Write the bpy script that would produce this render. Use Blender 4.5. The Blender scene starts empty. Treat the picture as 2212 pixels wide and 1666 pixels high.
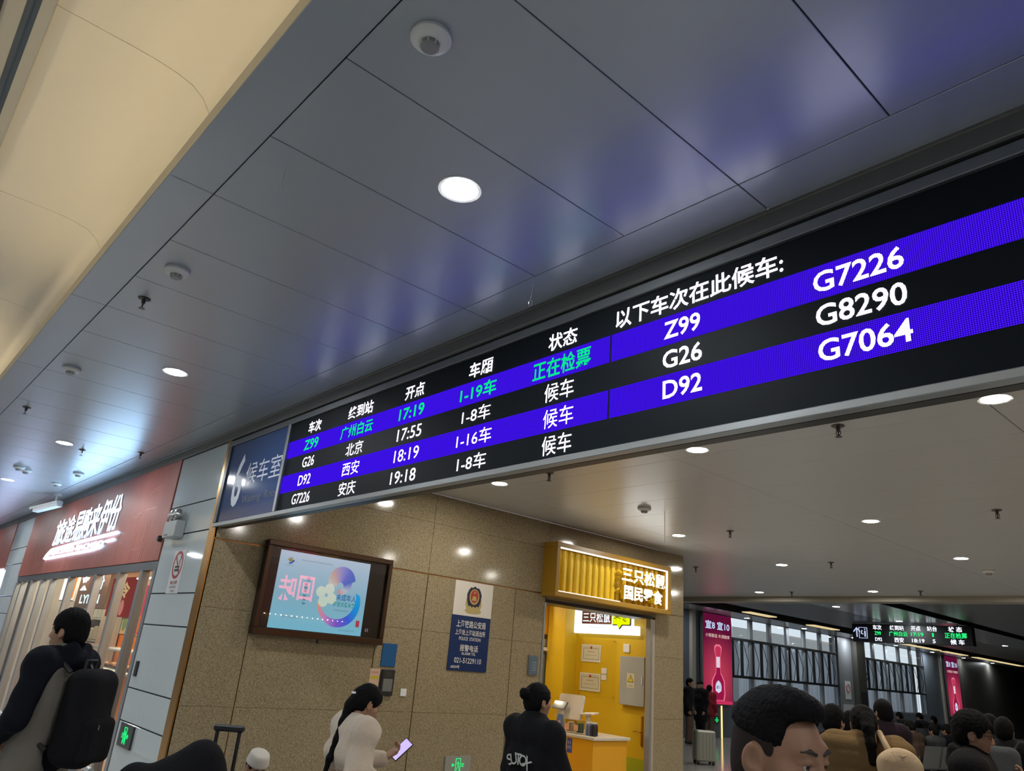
import bpy, bmesh, math, random
import numpy as np
from mathutils import Vector, Matrix

# ---------------------------------------------------------------- camera, world, exposure
C = bpy.context.scene.collection
SC = bpy.context.scene
FPX, YAW, PIT, ROL, CH = 1593.6, 0.865794, 0.355614, 0.088126, 1.7
W, H = 2212, 1666
FL = -0.12                                   # floor level (camera is at z = 1.7)

def cam_axes():
    f = np.array([-math.sin(YAW)*math.cos(PIT), math.cos(YAW)*math.cos(PIT), math.sin(PIT)])
    r = np.array([math.cos(YAW), math.sin(YAW), 0.0]); u = np.cross(r, f)
    c, s = math.cos(ROL), math.sin(ROL)
    return np.array([c*r+s*u, -s*r+c*u, f])
CAM = cam_axes()
cd = bpy.data.cameras.new('camera'); cam = bpy.data.objects.new('camera', cd); C.objects.link(cam)
cd.sensor_fit = 'HORIZONTAL'; cd.sensor_width = 36.0; cd.lens = FPX/W*36.0; cd.clip_end = 300; cd.clip_start = 0.02
mw = Matrix.Identity(4)
for i in range(3):
    mw[i][0] = CAM[0][i]; mw[i][1] = CAM[1][i]; mw[i][2] = -CAM[2][i]
mw[2][3] = CH
cam.matrix_world = mw
SC.camera = cam
vs = SC.view_settings
vs.view_transform = 'Standard'; vs.look = 'None'; vs.gamma = 1.0; vs.use_curve_mapping = False; vs.exposure = 0.0
SC.cycles.use_denoising = True
SC.cycles.max_bounces = 8; SC.cycles.diffuse_bounces = 4; SC.cycles.glossy_bounces = 4
SC.cycles.transparent_max_bounces = 12; SC.cycles.sample_clamp_indirect = 6.0
SC.cycles.caustics_reflective = False; SC.cycles.caustics_refractive = False

world = bpy.data.worlds.new('overcast'); SC.world = world; world.use_nodes = True
bg = world.node_tree.nodes['Background']; bg.inputs[0].default_value = (0.62, 0.66, 0.74, 1); bg.inputs[1].default_value = 1.35

LAMP = 400.0          # radiance of a downlight's diffuser
# ---------------------------------------------------------------- pixel -> place (photo measurements)
def ray(x, y):
    return np.array([(x-W/2)/FPX, -(y-H/2)/FPX, 1.0]) @ CAM
def on_y(x, y, c): d = ray(x, y); return np.array([0, 0, CH]) + d*(c/d[1])
def on_x(x, y, c): d = ray(x, y); return np.array([0, 0, CH]) + d*(c/d[0])
def on_z(x, y, c): d = ray(x, y); return np.array([0, 0, CH]) + d*((c-CH)/d[2])
def at(x, y, dep): return np.array([0, 0, CH]) + ray(x, y)*dep
def x_on_board(px, z, Y=3.0):
    lo, hi = -40.0, 6.0
    for _ in range(50):
        m = (lo+hi)/2; q = CAM @ (np.array([m, Y, z])-[0, 0, CH])
        if q[2] > 0 and W/2+FPX*q[0]/q[2] < px: lo = m
        else: hi = m
    return (lo+hi)/2

# ---------------------------------------------------------------- materials
MATS = {}
def mat(name, col=(.5,.5,.5), rough=.5, metal=0., spec=.5, emit=None, es=1.0, coat=0., noise=None, bump=None, sheen=0., alpha=None):
    """noise=(scale, amount, col2) mixes a second colour; bump=(scale, strength)"""
    if name in MATS: return MATS[name]
    m = bpy.data.materials.new(name); m.use_nodes = True; nt = m.node_tree; b = nt.nodes['Principled BSDF']
    b.inputs['Base Color'].default_value = (*col, 1); b.inputs['Roughness'].default_value = rough
    b.inputs['Metallic'].default_value = metal; b.inputs['Specular IOR Level'].default_value = spec
    b.inputs['Coat Weight'].default_value = coat; b.inputs['Coat Roughness'].default_value = .05
    if sheen: b.inputs['Sheen Weight'].default_value = sheen
    if emit: b.inputs['Emission Color'].default_value = (*emit, 1); b.inputs['Emission Strength'].default_value = es
    tc = None
    if noise or bump:
        tc = nt.nodes.new('ShaderNodeTexCoord')
    if noise:
        n = nt.nodes.new('ShaderNodeTexNoise'); n.inputs['Scale'].default_value = noise[0]; n.inputs['Detail'].default_value = 6; n.inputs['Roughness'].default_value = .7
        nt.links.new(tc.outputs['Object'], n.inputs['Vector'])
        rp = nt.nodes.new('ShaderNodeValToRGB'); e = rp.color_ramp.elements
        e[0].position = .5-noise[1]; e[1].position = .5+noise[1]; e[0].color = (*noise[2], 1); e[1].color = (*col, 1)
        nt.links.new(n.outputs['Fac'], rp.inputs['Fac']); nt.links.new(rp.outputs['Color'], b.inputs['Base Color'])
    if bump:
        n = nt.nodes.new('ShaderNodeTexNoise'); n.inputs['Scale'].default_value = bump[0]; n.inputs['Detail'].default_value = 4
        nt.links.new(tc.outputs['Object'], n.inputs['Vector'])
        bp = nt.nodes.new('ShaderNodeBump'); bp.inputs['Strength'].default_value = bump[1]; bp.inputs['Distance'].default_value = .02
        nt.links.new(n.outputs['Fac'], bp.inputs['Height']); nt.links.new(bp.outputs['Normal'], b.inputs['Normal'])
    MATS[name] = m; return m
def emit(name, col, s):
    if name in MATS: return MATS[name]
    m = bpy.data.materials.new(name); m.use_nodes = True; nt = m.node_tree; nt.nodes.clear()
    e = nt.nodes.new('ShaderNodeEmission'); o = nt.nodes.new('ShaderNodeOutputMaterial')
    e.inputs[0].default_value = (*col, 1); e.inputs[1].default_value = s; nt.links.new(e.outputs[0], o.inputs[0])
    MATS[name] = m; return m
def led(name, col, s, pitch=.0088, amt=.75):
    """dot-matrix emitter: real LED dots on a dark module"""
    m = emit(name, col, s); nt = m.node_tree; e = next(n for n in nt.nodes if n.type == 'EMISSION')
    g = nt.nodes.new('ShaderNodeNewGeometry'); sp = nt.nodes.new('ShaderNodeSeparateXYZ'); nt.links.new(g.outputs['Position'], sp.inputs[0])
    outs = []
    for ax in ('X', 'Z'):
        a = nt.nodes.new('ShaderNodeMath'); a.operation = 'MULTIPLY'; a.inputs[1].default_value = 2*math.pi/pitch; nt.links.new(sp.outputs[ax], a.inputs[0])
        b = nt.nodes.new('ShaderNodeMath'); b.operation = 'SINE'; nt.links.new(a.outputs[0], b.inputs[0])
        c = nt.nodes.new('ShaderNodeMath'); c.operation = 'MULTIPLY_ADD'; c.inputs[1].default_value = .5*amt; c.inputs[2].default_value = 1.-.5*amt; nt.links.new(b.outputs[0], c.inputs[0]); outs.append(c)
    mu = nt.nodes.new('ShaderNodeMath'); mu.operation = 'MULTIPLY'; nt.links.new(outs[0].outputs[0], mu.inputs[0]); nt.links.new(outs[1].outputs[0], mu.inputs[1])
    m2 = nt.nodes.new('ShaderNodeMath'); m2.operation = 'MULTIPLY'; m2.inputs[1].default_value = s/((1-.5*amt)**2); nt.links.new(mu.outputs[0], m2.inputs[0]); nt.links.new(m2.outputs[0], e.inputs[1])
    return m
def glass(name, tint=(.93,.97,.96), rough=.0, refl=1.45):
    if name in MATS: return MATS[name]
    m = bpy.data.materials.new(name); m.use_nodes = True; nt = m.node_tree; nt.nodes.clear()
    t = nt.nodes.new('ShaderNodeBsdfTransparent'); t.inputs[0].default_value = (*tint, 1)
    g = nt.nodes.new('ShaderNodeBsdfGlossy'); g.inputs['Roughness'].default_value = rough
    f0 = nt.nodes.new('ShaderNodeFresnel'); f0.inputs[0].default_value = refl
    ge = nt.nodes.new('ShaderNodeNewGeometry'); f = nt.nodes.new('ShaderNodeMath'); f.operation = 'MULTIPLY'; inv = nt.nodes.new('ShaderNodeMath'); inv.operation = 'SUBTRACT'; inv.inputs[0].default_value = 1.
    nt.links.new(ge.outputs['Backfacing'], inv.inputs[1]); nt.links.new(f0.outputs[0], f.inputs[0]); nt.links.new(inv.outputs[0], f.inputs[1])
    x = nt.nodes.new('ShaderNodeMixShader'); o = nt.nodes.new('ShaderNodeOutputMaterial')
    nt.links.new(f.outputs[0], x.inputs[0]); nt.links.new(t.outputs[0], x.inputs[1]); nt.links.new(g.outputs[0], x.inputs[2]); nt.links.new(x.outputs[0], o.inputs[0])
    MATS[name] = m; return m
def granite(name, cols, rough=.09):
    if name in MATS: return MATS[name]
    m = mat(name, cols[1], rough); nt = m.node_tree; b = nt.nodes['Principled BSDF']
    g = nt.nodes.new('ShaderNodeNewGeometry')
    n = nt.nodes.new('ShaderNodeTexNoise'); n.inputs['Scale'].default_value = 55; n.inputs['Detail'].default_value = 5; n.inputs['Roughness'].default_value = .75
    v = nt.nodes.new('ShaderNodeTexVoronoi'); v.inputs['Scale'].default_value = 110; v.inputs['Randomness'].default_value = 1.; v.distance = 'MANHATTAN'
    nt.links.new(g.outputs['Position'], n.inputs['Vector']); nt.links.new(g.outputs['Position'], v.inputs['Vector'])
    rp = nt.nodes.new('ShaderNodeValToRGB'); e = rp.color_ramp.elements
    e[0].position = .32; e[0].color = (*cols[0], 1); e[1].position = .62; e[1].color = (*cols[2], 1); k = e.new(.47); k.color = (*cols[1], 1)
    mx = nt.nodes.new('ShaderNodeMixRGB'); mx.blend_type = 'MULTIPLY'; mx.inputs[0].default_value = .35
    nt.links.new(n.outputs['Fac'], rp.inputs['Fac']); nt.links.new(rp.outputs['Color'], mx.inputs[1]); nt.links.new(v.outputs['Distance'], mx.inputs[2]); nt.links.new(mx.outputs[0], b.inputs['Base Color'])
    return m

# ---------------------------------------------------------------- mesh building
class MB:
    def __init__(s): s.v = []; s.f = []
    def add(s, V, F):
        n = len(s.v); s.v += [tuple(map(float, p)) for p in V]; s.f += [tuple(n+i for i in f) for f in F]; return s
    def box(s, x0, x1, y0, y1, z0, z1, c=0.):
        x0, x1 = min(x0,x1), max(x0,x1); y0, y1 = min(y0,y1), max(y0,y1); z0, z1 = min(z0,z1), max(z0,z1)
        if c <= 0:
            return s.add([(x0,y0,z0),(x1,y0,z0),(x1,y1,z0),(x0,y1,z0),(x0,y0,z1),(x1,y0,z1),(x1,y1,z1),(x0,y1,z1)],
                         [(3,2,1,0),(4,5,6,7),(0,1,5,4),(1,2,6,5),(2,3,7,6),(3,0,4,7)])
        c = min(c, (x1-x0)*.49, (y1-y0)*.49, (z1-z0)*.49)
        bm = bmesh.new(); bmesh.ops.create_cube(bm, size=1)
        for v in bm.verts: v.co = Vector(((x0+x1)/2+v.co.x*(x1-x0), (y0+y1)/2+v.co.y*(y1-y0), (z0+z1)/2+v.co.z*(z1-z0)))
        bmesh.ops.bevel(bm, geom=bm.edges[:], offset=c, segments=1, affect='EDGES')
        bm.verts.index_update(); s.add([v.co[:] for v in bm.verts], [[v.index for v in f.verts] for f in bm.faces]); bm.free(); return s
    def cyl(s, p0, p1, r0, r1=None, n=16, cap=True):
        r1 = r0 if r1 is None else r1
        p0, p1 = Vector(p0), Vector(p1); d = (p1-p0).normalized(); a = d.orthogonal().normalized(); b = d.cross(a)
        V = []; F = []
        for p, r in ((p0, r0), (p1, r1)):
            for i in range(n): t = 2*math.pi*i/n; V.append(p+(a*math.cos(t)+b*math.sin(t))*r)
        for i in range(n): j = (i+1) % n; F.append((i, j, n+j, n+i))
        if cap: F += [tuple(reversed(range(n))), tuple(range(n, 2*n))]
        return s.add([v[:] for v in V], F)
    def lathe(s, prof, o, n=24, axis='z', cap=True):
        o = Vector(o); V = []; F = []; m = len(prof)
        for r, h in prof:
            for i in range(n):
                t = 2*math.pi*i/n; c_, s_ = r*math.cos(t), r*math.sin(t)
                V.append(o+Vector((c_, s_, h) if axis == 'z' else ((h, c_, s_) if axis == 'x' else (s_, h, c_))))
        for k in range(m-1):
            for i in range(n): j = (i+1) % n; F.append((k*n+i, k*n+j, (k+1)*n+j, (k+1)*n+i))
        if cap: F += [tuple(reversed(range(n))), tuple(range((m-1)*n, m*n))]
        return s.add([v[:] for v in V], F)
    def tube(s, pts, r, n=10, closed=False):
        pts = [Vector(p) for p in pts]; V = []; F = []; m = len(pts); up = None
        rr = r if isinstance(r, (list, tuple)) else [r]*m
        for k, p in enumerate(pts):
            d = (pts[(k+1) % m if closed else min(k+1, m-1)]-pts[(k-1) % m if closed else max(k-1, 0)]).normalized()
            a = (d.orthogonal() if up is None else (up-d*up.dot(d))).normalized(); up = a; b = d.cross(a)
            for i in range(n): t = 2*math.pi*i/n; V.append(p+(a*math.cos(t)+b*math.sin(t))*rr[k])
        for k in range(m if closed else m-1):
            q = (k+1) % m
            for i in range(n): j = (i+1) % n; F.append((k*n+i, k*n+j, q*n+j, q*n+i))
        if not closed: F += [tuple(reversed(range(n))), tuple(range((m-1)*n, m*n))]
        return s.add([v[:] for v in V], F)
    def prism(s, poly, O, U, V_, t):
        """flat outline poly (u,v) on plane O,U,V_, thickness t along U x V_"""
        O, U, V_ = Vector(O), Vector(U), Vector(V_); N = U.cross(V_); n = len(poly)
        P = [O+U*a+V_*b for a, b in poly]
        return s.add([p[:] for p in P]+[(p+N*t)[:] for p in P], [tuple(reversed(range(n))), tuple(range(n, 2*n))]+[(i, (i+1) % n, n+(i+1) % n, n+i) for i in range(n)])
    def mesh(s, name, off=(0,0,0), smooth=False):
        me = bpy.data.meshes.new(name); o = Vector(off)
        me.from_pydata([(a-o.x, b-o.y, c-o.z) for a, b, c in s.v], [], s.f); me.update()
        bm = bmesh.new(); bm.from_mesh(me); bmesh.ops.recalc_face_normals(bm, faces=bm.faces); bm.to_mesh(me); bm.free()
        if smooth:
            me.polygons.foreach_set('use_smooth', [True]*len(me.polygons)); me.set_sharp_from_angle(angle=math.radians(40))
        return me
def B(*a, c=0.): return MB().box(*a, c=c)
def tag(o, label=None, cat=None, group=None, kind=None):
    if label: o['label'] = label
    if cat: o['category'] = cat
    if group: o['group'] = group
    if kind: o['kind'] = kind
    return o
def link(name, me, m, parent=None, loc=(0,0,0)):
    o = bpy.data.objects.new(name, me)
    if m is not None and me is not None and not me.materials: me.materials.append(m)
    C.objects.link(o); o.parent = parent; o.location = loc; return o
def wloc(o):
    p = Vector((0,0,0))
    while o is not None: p += Vector(o.location); o = o.parent
    return p
def part(name, mb, m, parent, smooth=False, label=None):
    """mb in world coordinates, parents are unrotated"""
    off = wloc(parent); c = Vector(mb.v[0]) if mb.v else off
    xs = np.array(mb.v); c = Vector(((xs[:,0].min()+xs[:,0].max())/2, (xs[:,1].min()+xs[:,1].max())/2, (xs[:,2].min()+xs[:,2].max())/2))
    o = link(name, mb.mesh(name, c, smooth), m, parent, c-off)
    if label: o['label'] = label
    return o
def thing(name, mb, m, label, cat, group=None, smooth=False):
    xs = np.array(mb.v); c = Vector(((xs[:,0].min()+xs[:,0].max())/2, (xs[:,1].min()+xs[:,1].max())/2, xs[:,2].min()))
    return tag(link(name, mb.mesh(name, c, smooth), m, None, c), label, cat, group)
def struct(name, mb, m, smooth=False):
    return tag(link(name, mb.mesh(name, (0,0,0), smooth), m), kind='structure')
def root(name, label, cat, loc, rz=0., group=None):
    o = bpy.data.objects.new(name, None); C.objects.link(o); o.location = loc; o.rotation_euler = (0,0,rz); o.empty_display_size = .1
    return tag(o, label, cat, group)
def copy_tree(o, parent=None):
    c = o.copy(); C.objects.link(c); c.parent = parent
    for ch in o.children: copy_tree(ch, c)
    return c

# text ------------------------------------------------------------
TXT = {}
def glyphs(body, bold=0., depth=False, space=1.):
    k = (body, bold, depth, space)
    if k in TXT: return TXT[k]
    cu = bpy.data.curves.new('txt', 'FONT'); cu.body = body; cu.offset = bold; cu.resolution_u = 3; cu.space_character = space
    if depth: cu.extrude = .5
    ob = bpy.data.objects.new('txt', cu); C.objects.link(ob); dg = bpy.context.evaluated_depsgraph_get()
    me = bpy.data.meshes.new_from_object(ob.evaluated_get(dg))
    v = np.array([q.co[:] for q in me.vertices]); f = [tuple(p.vertices) for p in me.polygons]
    bpy.data.objects.remove(ob); bpy.data.curves.remove(cu); bpy.data.meshes.remove(me)
    v[:,:2] -= v[:,:2].min(0); ext = v[:,:2].max(0)
    TXT[k] = (v, f, ext); return TXT[k]
def text_mb(body, O, U, V_, w=None, h=None, bold=0., depth=0., shear=0., space=1., align='c'):
    """O = centre of the lettering; U right, V_ up (unit vectors); sized to w x h"""
    v, f, ext = glyphs(body, bold, depth > 0, space)
    sx = w/ext[0] if w else h/ext[1]; sy = h/ext[1] if h else sx
    O, U, V_ = np.array(O, float), np.array(U, float), np.array(V_, float); N = np.cross(U, V_)
    a = (v[:,0]-ext[0]*(.5 if align == 'c' else 0.))*sx; b = (v[:,1]-ext[1]/2)*sy; a = a+shear*b
    P = O+a[:,None]*U+b[:,None]*V_+((v[:,2]+.5)*depth)[:,None]*N if depth > 0 else O+a[:,None]*U+b[:,None]*V_
    m = MB(); m.add(P, f); return m
def marks(O, U, V_, n, w, h, seed=1):
    """row of n tiny unreadable glyph-like strokes, flat print"""
    rnd = random.Random(seed*97+n); O, U, V_ = Vector(O), Vector(U), Vector(V_); N = U.cross(V_); mb = MB(); s = w/n; g = s*.82
    for i in range(n):
        u0 = -w/2+i*s
        for k in range(3):
            v = -h/2+h*(k+.15)/3; a = u0+g*rnd.uniform(0,.3); b = u0+g*rnd.uniform(.7,1)
            P = [O+U*a+V_*v, O+U*b+V_*v, O+U*b+V_*(v+h*.13), O+U*a+V_*(v+h*.13)]; mb.add([q[:] for q in P], [(0,1,2,3)])
        a = u0+g*rnd.uniform(.3,.6); P = [O+U*a-V_*h/2, O+U*(a+g*.15)-V_*h/2, O+U*(a+g*.15)+V_*h/2, O+U*a+V_*h/2]; mb.add([q[:] for q in P], [(0,1,2,3)])
    return mb
EX, EY, EZ = (1,0,0), (0,1,0), (0,0,1); NX = (-1,0,0); NY = (0,-1,0)
def circle(r, n=24, cx=0, cy=0, a0=0, a1=2*math.pi, ry=None):
    return [(cx+r*math.cos(a0+(a1-a0)*i/n), cy+(ry or r)*math.sin(a0+(a1-a0)*i/n)) for i in range(n)]

ORD = ['first','second','third','fourth','fifth','sixth','seventh','eighth','ninth','tenth','eleventh','twelfth','thirteenth','fourteenth','fifteenth','sixteenth','seventeenth','eighteenth','nineteenth','twentieth','twenty-first','twenty-second','twenty-third','twenty-fourth','twenty-fifth','twenty-sixth']
# common materials
M_CEIL = mat('satin ceiling panel', (.42,.465,.51), .30, .32, bump=(3., .03))
M_CEIL2 = mat('painted ceiling panel', (.62,.60,.57), .34, .25)
M_JOINT = mat('dark joint', (.03,.03,.032), .8)
M_GREY = mat('grey aluminium', (.20,.21,.22), .38, .7)
M_LGREY = mat('light grey aluminium', (.36,.38,.39), .35, .6)
M_BLACK = mat('black plastic', (.012,.012,.014), .45)
M_WHITE = mat('white plastic', (.72,.72,.70), .4)
M_TILE = mat('white glazed tile', (.58,.65,.67), .07)
M_BRASS = mat('brass', (.55,.30,.08), .28, 1.)
M_CHROME = mat('chrome', (.7,.7,.7), .15, 1.)
M_GRAN = granite('beige granite', ((.17,.13,.070),(.30,.24,.145),(.40,.325,.21)))
M_FLOOR = granite('grey polished stone', ((.27,.27,.265),(.40,.40,.39),(.50,.50,.48)), .12)
E_W = emit('lamp white', (.90,.96,1.), LAMP)
E_WP = emit('lamp passage', (1,.95,.84), LAMP*1.1)
E_WW = emit('lamp warm', (1,.90,.68), LAMP*.8)
E_LETTER = emit('white channel letter', (.86,.94,1.), 7.)
E_GREEN = emit('exit green', (.02,1.,.25), 1.0)
GLASS = glass('clear glass')

# ================================================================ STRUCTURE
YB, XW, ZC, ZB, XH = 3.0, -8.35, 3.945, 3.78, -15.2
floor = struct('floor', B(-32,12,-9,64,FL-.12,FL), M_FLOOR)

# ---- front ceiling: satin metal panels
ceil = struct('ceiling', B(-30,8,.72,2.985,ZC+.014,ZC+.05), M_JOINT)
def panel_set(parent, name, m, z, xs, ys, th=.012, gx=.006, gy=.006):
    cache = {}
    p = wloc(parent)
    for i in range(len(xs)-1):
        for j in range(len(ys)-1):
            w, d = round(xs[i+1]-xs[i]-gx, 4), round(ys[j+1]-ys[j]-gy, 4)
            if (w, d) not in cache:
                cache[(w,d)] = B(-w/2,w/2,-d/2,d/2,0,th,c=.002).mesh(name); cache[(w,d)].materials.append(m)
            link(name, cache[(w,d)], m, parent, Vector(((xs[i]+xs[i+1])/2, (ys[j]+ys[j+1])/2, z))-p)
xj = [-1.62+.711*k for k in range(-34, 12)]
panel_set(ceil, 'ceiling_panel', M_CEIL, ZC, xj, [.94, 2.70])
xe = [-1.62+2.133*k for k in range(-11, 4)]
panel_set(ceil, 'ceiling_panel', M_CEIL, ZC, xe, [.70, .94]); panel_set(ceil, 'ceiling_panel', M_CEIL, ZC, xe, [2.70, 2.985])
M_CREAM = mat('cream paint', (.72,.66,.52), .5)
struct('trim_1', B(-30,8,.700,.718,ZC+.003,4.045), M_CREAM)
M_CROWN = mat('bronze grey trim', (.17,.165,.15), .35, .6)
crown = MB().prism([(0,0),(.03,0),(.03,.125),(-.012,.125),(-.012,.112),(-.004,.108),(-.004,.02),(0,.015)], (-30,2.985,3.82), EY, EZ, 38.)
struct('trim_2', crown, M_CROWN)
# ---- lit cove vault above the walkway (mirrored on the far side of its spine)
M_VAULT = mat('warm white vault panel', (.74,.69,.60), .32)
prof = [(1.0,4.0),(.995,4.3),(.985,4.55),(.965,4.75),(.93,4.86),(.88,4.93),(.80,4.985),(.70,5.01),(.58,5.025),(.40,5.03),(.20,5.03),(.005,5.03)]
vault = struct('ceiling_vault', B(-30,8,-1.3,1.02,5.06,5.12), M_JOINT)
struct('wall_cove', B(-30,8,1.005,1.03,3.99,5.06), M_CREAM)
struct('trim_trough', B(-30,8,.718,1.005,3.985,3.997), M_CREAM)
vx = [-4.357+2.6*k for k in range(-10, 5)]
vm = {}
for i in range(len(vx)-1):
    w = 2.6-.006; mb = MB(); V = [(-w/2,y,z) for y,z in prof]+[(w/2,y,z) for y,z in prof]; n = len(prof)
    if not vm:
        mb.add(V+[(a,b+.004,c+.008) for a,b,c in V], [(k,k+1,n+k+1,n+k) for k in range(n-1)]+[(2*n+k+1,2*n+k,3*n+k,3*n+k+1) for k in range(n-1)]+
               [(k,2*n+k,2*n+k+1,k+1) for k in range(n-1)]+[(n+k+1,3*n+k+1,3*n+k,n+k) for k in range(n-1)])
        me = mb.mesh('vault_panel', smooth=True); me.materials.append(M_VAULT)
        mb2 = MB(); mb2.add([(a,-.3-b,c) for a,b,c in mb.v], mb.f); me2 = mb2.mesh('vault_panel', smooth=True); me2.materials.append(M_VAULT); vm = {0: me, 1: me2}
    for q in (0, 1): link('vault_panel', vm[q], M_VAULT, vault, ((vx[i]+vx[i+1])/2,0,0))
struct('trim_spine', MB().box(-30,8,-.062,.004,4.96,5.05).box(-30,8,-.30,-.128,4.96,5.05), mat('spine grey', (.40,.39,.36), .5))
struct('trim_spine_recess', B(-30,8,-.128,-.062,5.0,5.05), mat('spine blue grey', (.10,.13,.17), .5))
struct('trim_spine_track', MB().box(-30,8,-.245,-.225,4.945,4.96).box(-30,8,-.27,-.262,4.945,4.96), M_BLACK)
E_COVE = emit('cove tube', (1.,.86,.58), 15.)
k = 0
for i in range(30):
    x = -27+1.22*i
    if x > 5: break
    if -10.4 < x < -7.9: continue                     # tubes left out here to make the dark shadow patches on the vault
    o = thing('cove_tube', MB().cyl((x-.58,.80,4.022),(x+.58,.80,4.022),.013,n=8), E_COVE, 'fluorescent tube hidden in the cove trough beside the ceiling', 'lamp', 'cove tubes', True)
    o2 = thing('cove_tube', MB().cyl((x-.58,-1.10,4.022),(x+.58,-1.10,4.022),.013,n=8), E_COVE, 'fluorescent tube hidden in the opposite cove trough', 'lamp', 'opposite cove tubes', True)
# ---- the rest of the front hall behind the camera
struct('ceiling_back_hall', MB().box(-30,8,-8.8,-1.0,ZC,ZC+.05).box(-30,8,-1.018,-1.0,ZC,4.045).box(-30,8,-1.33,-1.018,3.985,3.997).box(-30,8,-1.36,-1.305,3.99,5.06), M_CEIL2)
M_PLASTER = mat('plaster', (.55,.54,.52), .7)
struct('wall_back', B(-30,8,-8.9,-8.8,FL,4.1), M_PLASTER)
struct('wall_left_end', B(-30.1,-30,-8.9,64,FL,5.2), M_PLASTER)
struct('wall_right_end', B(8,8.1,-8.9,3.3,FL,5.2), M_PLASTER)
# ---- bulkhead over the opening, carries the display board
struct('wall_bulkhead', B(XW-.01,2.6,3.045,3.115,2.811,ZC+.05), mat('dark bronze', (.05,.047,.04), .4, .4))
struct('wall_front_right', B(2.6,8,3.0,3.3,FL,ZC+.05), M_TILE)
struct('wall_upper_left', B(-30,XW-.01,3.03,3.115,3.79,ZC+.05), M_CROWN)
# ---- white tiled pier left of the opening
pier = struct('wall_pier', B(-10.05,-8.53,3.012,3.30,FL,3.82), M_JOINT)
rows = [FL,.675,1.03,1.745,2.105,2.80,3.16,3.82]
def tiles(parent, xs, zs, y, m, gx=.004, gz=.014):
    for a in range(len(xs)-1):
        for b in range(len(zs)-1):
            part('wall_tile', B(xs[a]+gx/2,xs[a+1]-gx/2,y,y+.012,zs[b]+gz/2,zs[b+1]-gz/2,c=.003), m, parent)
tiles(pier, [-10.05,-9.28,-8.53], rows, 3.0, M_TILE)
pier2 = struct('wall_pier_left', B(-21.4,-19.3,3.012,3.30,FL,3.82), M_JOINT)
tiles(pier2, [-21.4,-20.35,-19.3], rows, 3.0, M_TILE)
struct('trim_3', MB().box(-8.53,-8.35,2.992,3.02,FL,2.81).box(-8.53,-8.42,2.992,3.02,2.81,3.82), M_BRASS)
# ---- granite passage wall with the television
twall = struct('wall_left', MB().box(-8.75,XW-.012,3.02,8.15,FL,ZB).box(-8.75,XW-.012,8.15,10.84,2.60,ZB).box(-8.47,XW-.012,10.84,11.66,FL,ZB), mat('bronze joint', (.30,.16,.06), .35, .8))
def slabs(ys, zs, gy, gz, skip=None):
    for a in range(len(ys)-1):
        for b in range(len(zs)-1):
            part('granite_slab', B(XW-.012,XW,ys[a]+gy/2,ys[a+1]-gy/2,zs[b]+gz/2,zs[b+1]-gz/2,c=.0015), M_GRAN, twall)
slabs([3.0,3.605,5.25,5.93,7.53,8.15], [FL,.985,1.97,2.683], .013, .003)
slabs([10.84,11.66], [FL,.985,1.97,2.683], .008, .003)
slabs([8.15,10.84], [2.612,2.683], .004, .003)
slabs([3.0,5.93,8.15,11.66], [2.70,3.38,3.782], .004, .003)
struct('trim_4', B(-8.75,-8.345,8.145,10.76,2.565,2.61), mat('dark steel head', (.05,.045,.04), .35, .6))
struct('trim_5', MB().box(-8.44,-8.34,10.705,10.76,FL,2.565).box(-8.62,-8.34,8.13,8.165,FL,2.565), M_LGREY)
struct('wall_shop_jamb', B(-8.47,-8.352,10.76,10.84,FL,2.565), mat('pale stone jamb', (.42,.34,.26), .25))
struct('wall_return', B(-15.2,-8.36,11.40,11.66,FL,ZB+.1), M_GRAN)
# ---- passage ceiling
ceil2 = struct('ceiling_passage', MB().box(XW,3.0,3.115,11.66,ZB+.012,ZB+.06).box(XH,3.0,11.66,18.0,ZB+.012,ZB+.06), M_JOINT)
yr = [3.16+.735*k for k in range(0, 12)]+[11.66]
yr = [3.115]+yr[1:]
panel_set(ceil2, 'ceiling_panel', M_CEIL2, ZB, [XW,-7.34,-4.46,-1.58,1.30,3.0], yr, gx=.005, gy=.004)
yr2 = [11.66]+[3.16+.735*k for k in range(12, 20)]+[18.0]
panel_set(ceil2, 'ceiling_panel', M_CEIL2, ZB, [XH,-13.1,-10.22,-7.34,-4.46,-1.58,1.30,3.0], yr2, gx=.005, gy=.004)
struct('trim_beam', MB().box(XH,3,18.0,18.45,3.66,3.84), mat('beam paint', (.36,.33,.27), .5))
# ---- passage right wall (seen mirrored in the television)
struct('wall_right', MB().box(3.0,3.2,3.0,64,FL,4.4), M_GRAN)
# ---- far waiting hall
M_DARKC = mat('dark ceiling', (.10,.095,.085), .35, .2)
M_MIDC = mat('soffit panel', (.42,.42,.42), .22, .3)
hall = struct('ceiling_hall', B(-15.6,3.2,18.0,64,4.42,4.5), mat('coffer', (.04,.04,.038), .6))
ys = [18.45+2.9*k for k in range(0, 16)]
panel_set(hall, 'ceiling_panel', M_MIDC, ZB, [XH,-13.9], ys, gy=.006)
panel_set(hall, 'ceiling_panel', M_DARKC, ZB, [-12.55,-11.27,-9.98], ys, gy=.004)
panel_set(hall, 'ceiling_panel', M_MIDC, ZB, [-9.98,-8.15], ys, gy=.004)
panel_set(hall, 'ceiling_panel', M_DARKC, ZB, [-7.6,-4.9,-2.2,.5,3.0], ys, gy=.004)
struct('wall_coffer', MB().box(-13.93,-13.90,18.45,62,ZB,4.42).box(-12.58,-12.55,18.45,62,ZB,4.42).box(-8.15,-8.12,18.45,62,ZB,4.42).box(-7.63,-7.6,18.45,62,ZB,4.42), M_BLACK)
struct('wall_end', B(-15.6,3.2,62,62.2,FL,4.5), mat('dark end wall', (.05,.05,.05), .6))
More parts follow.
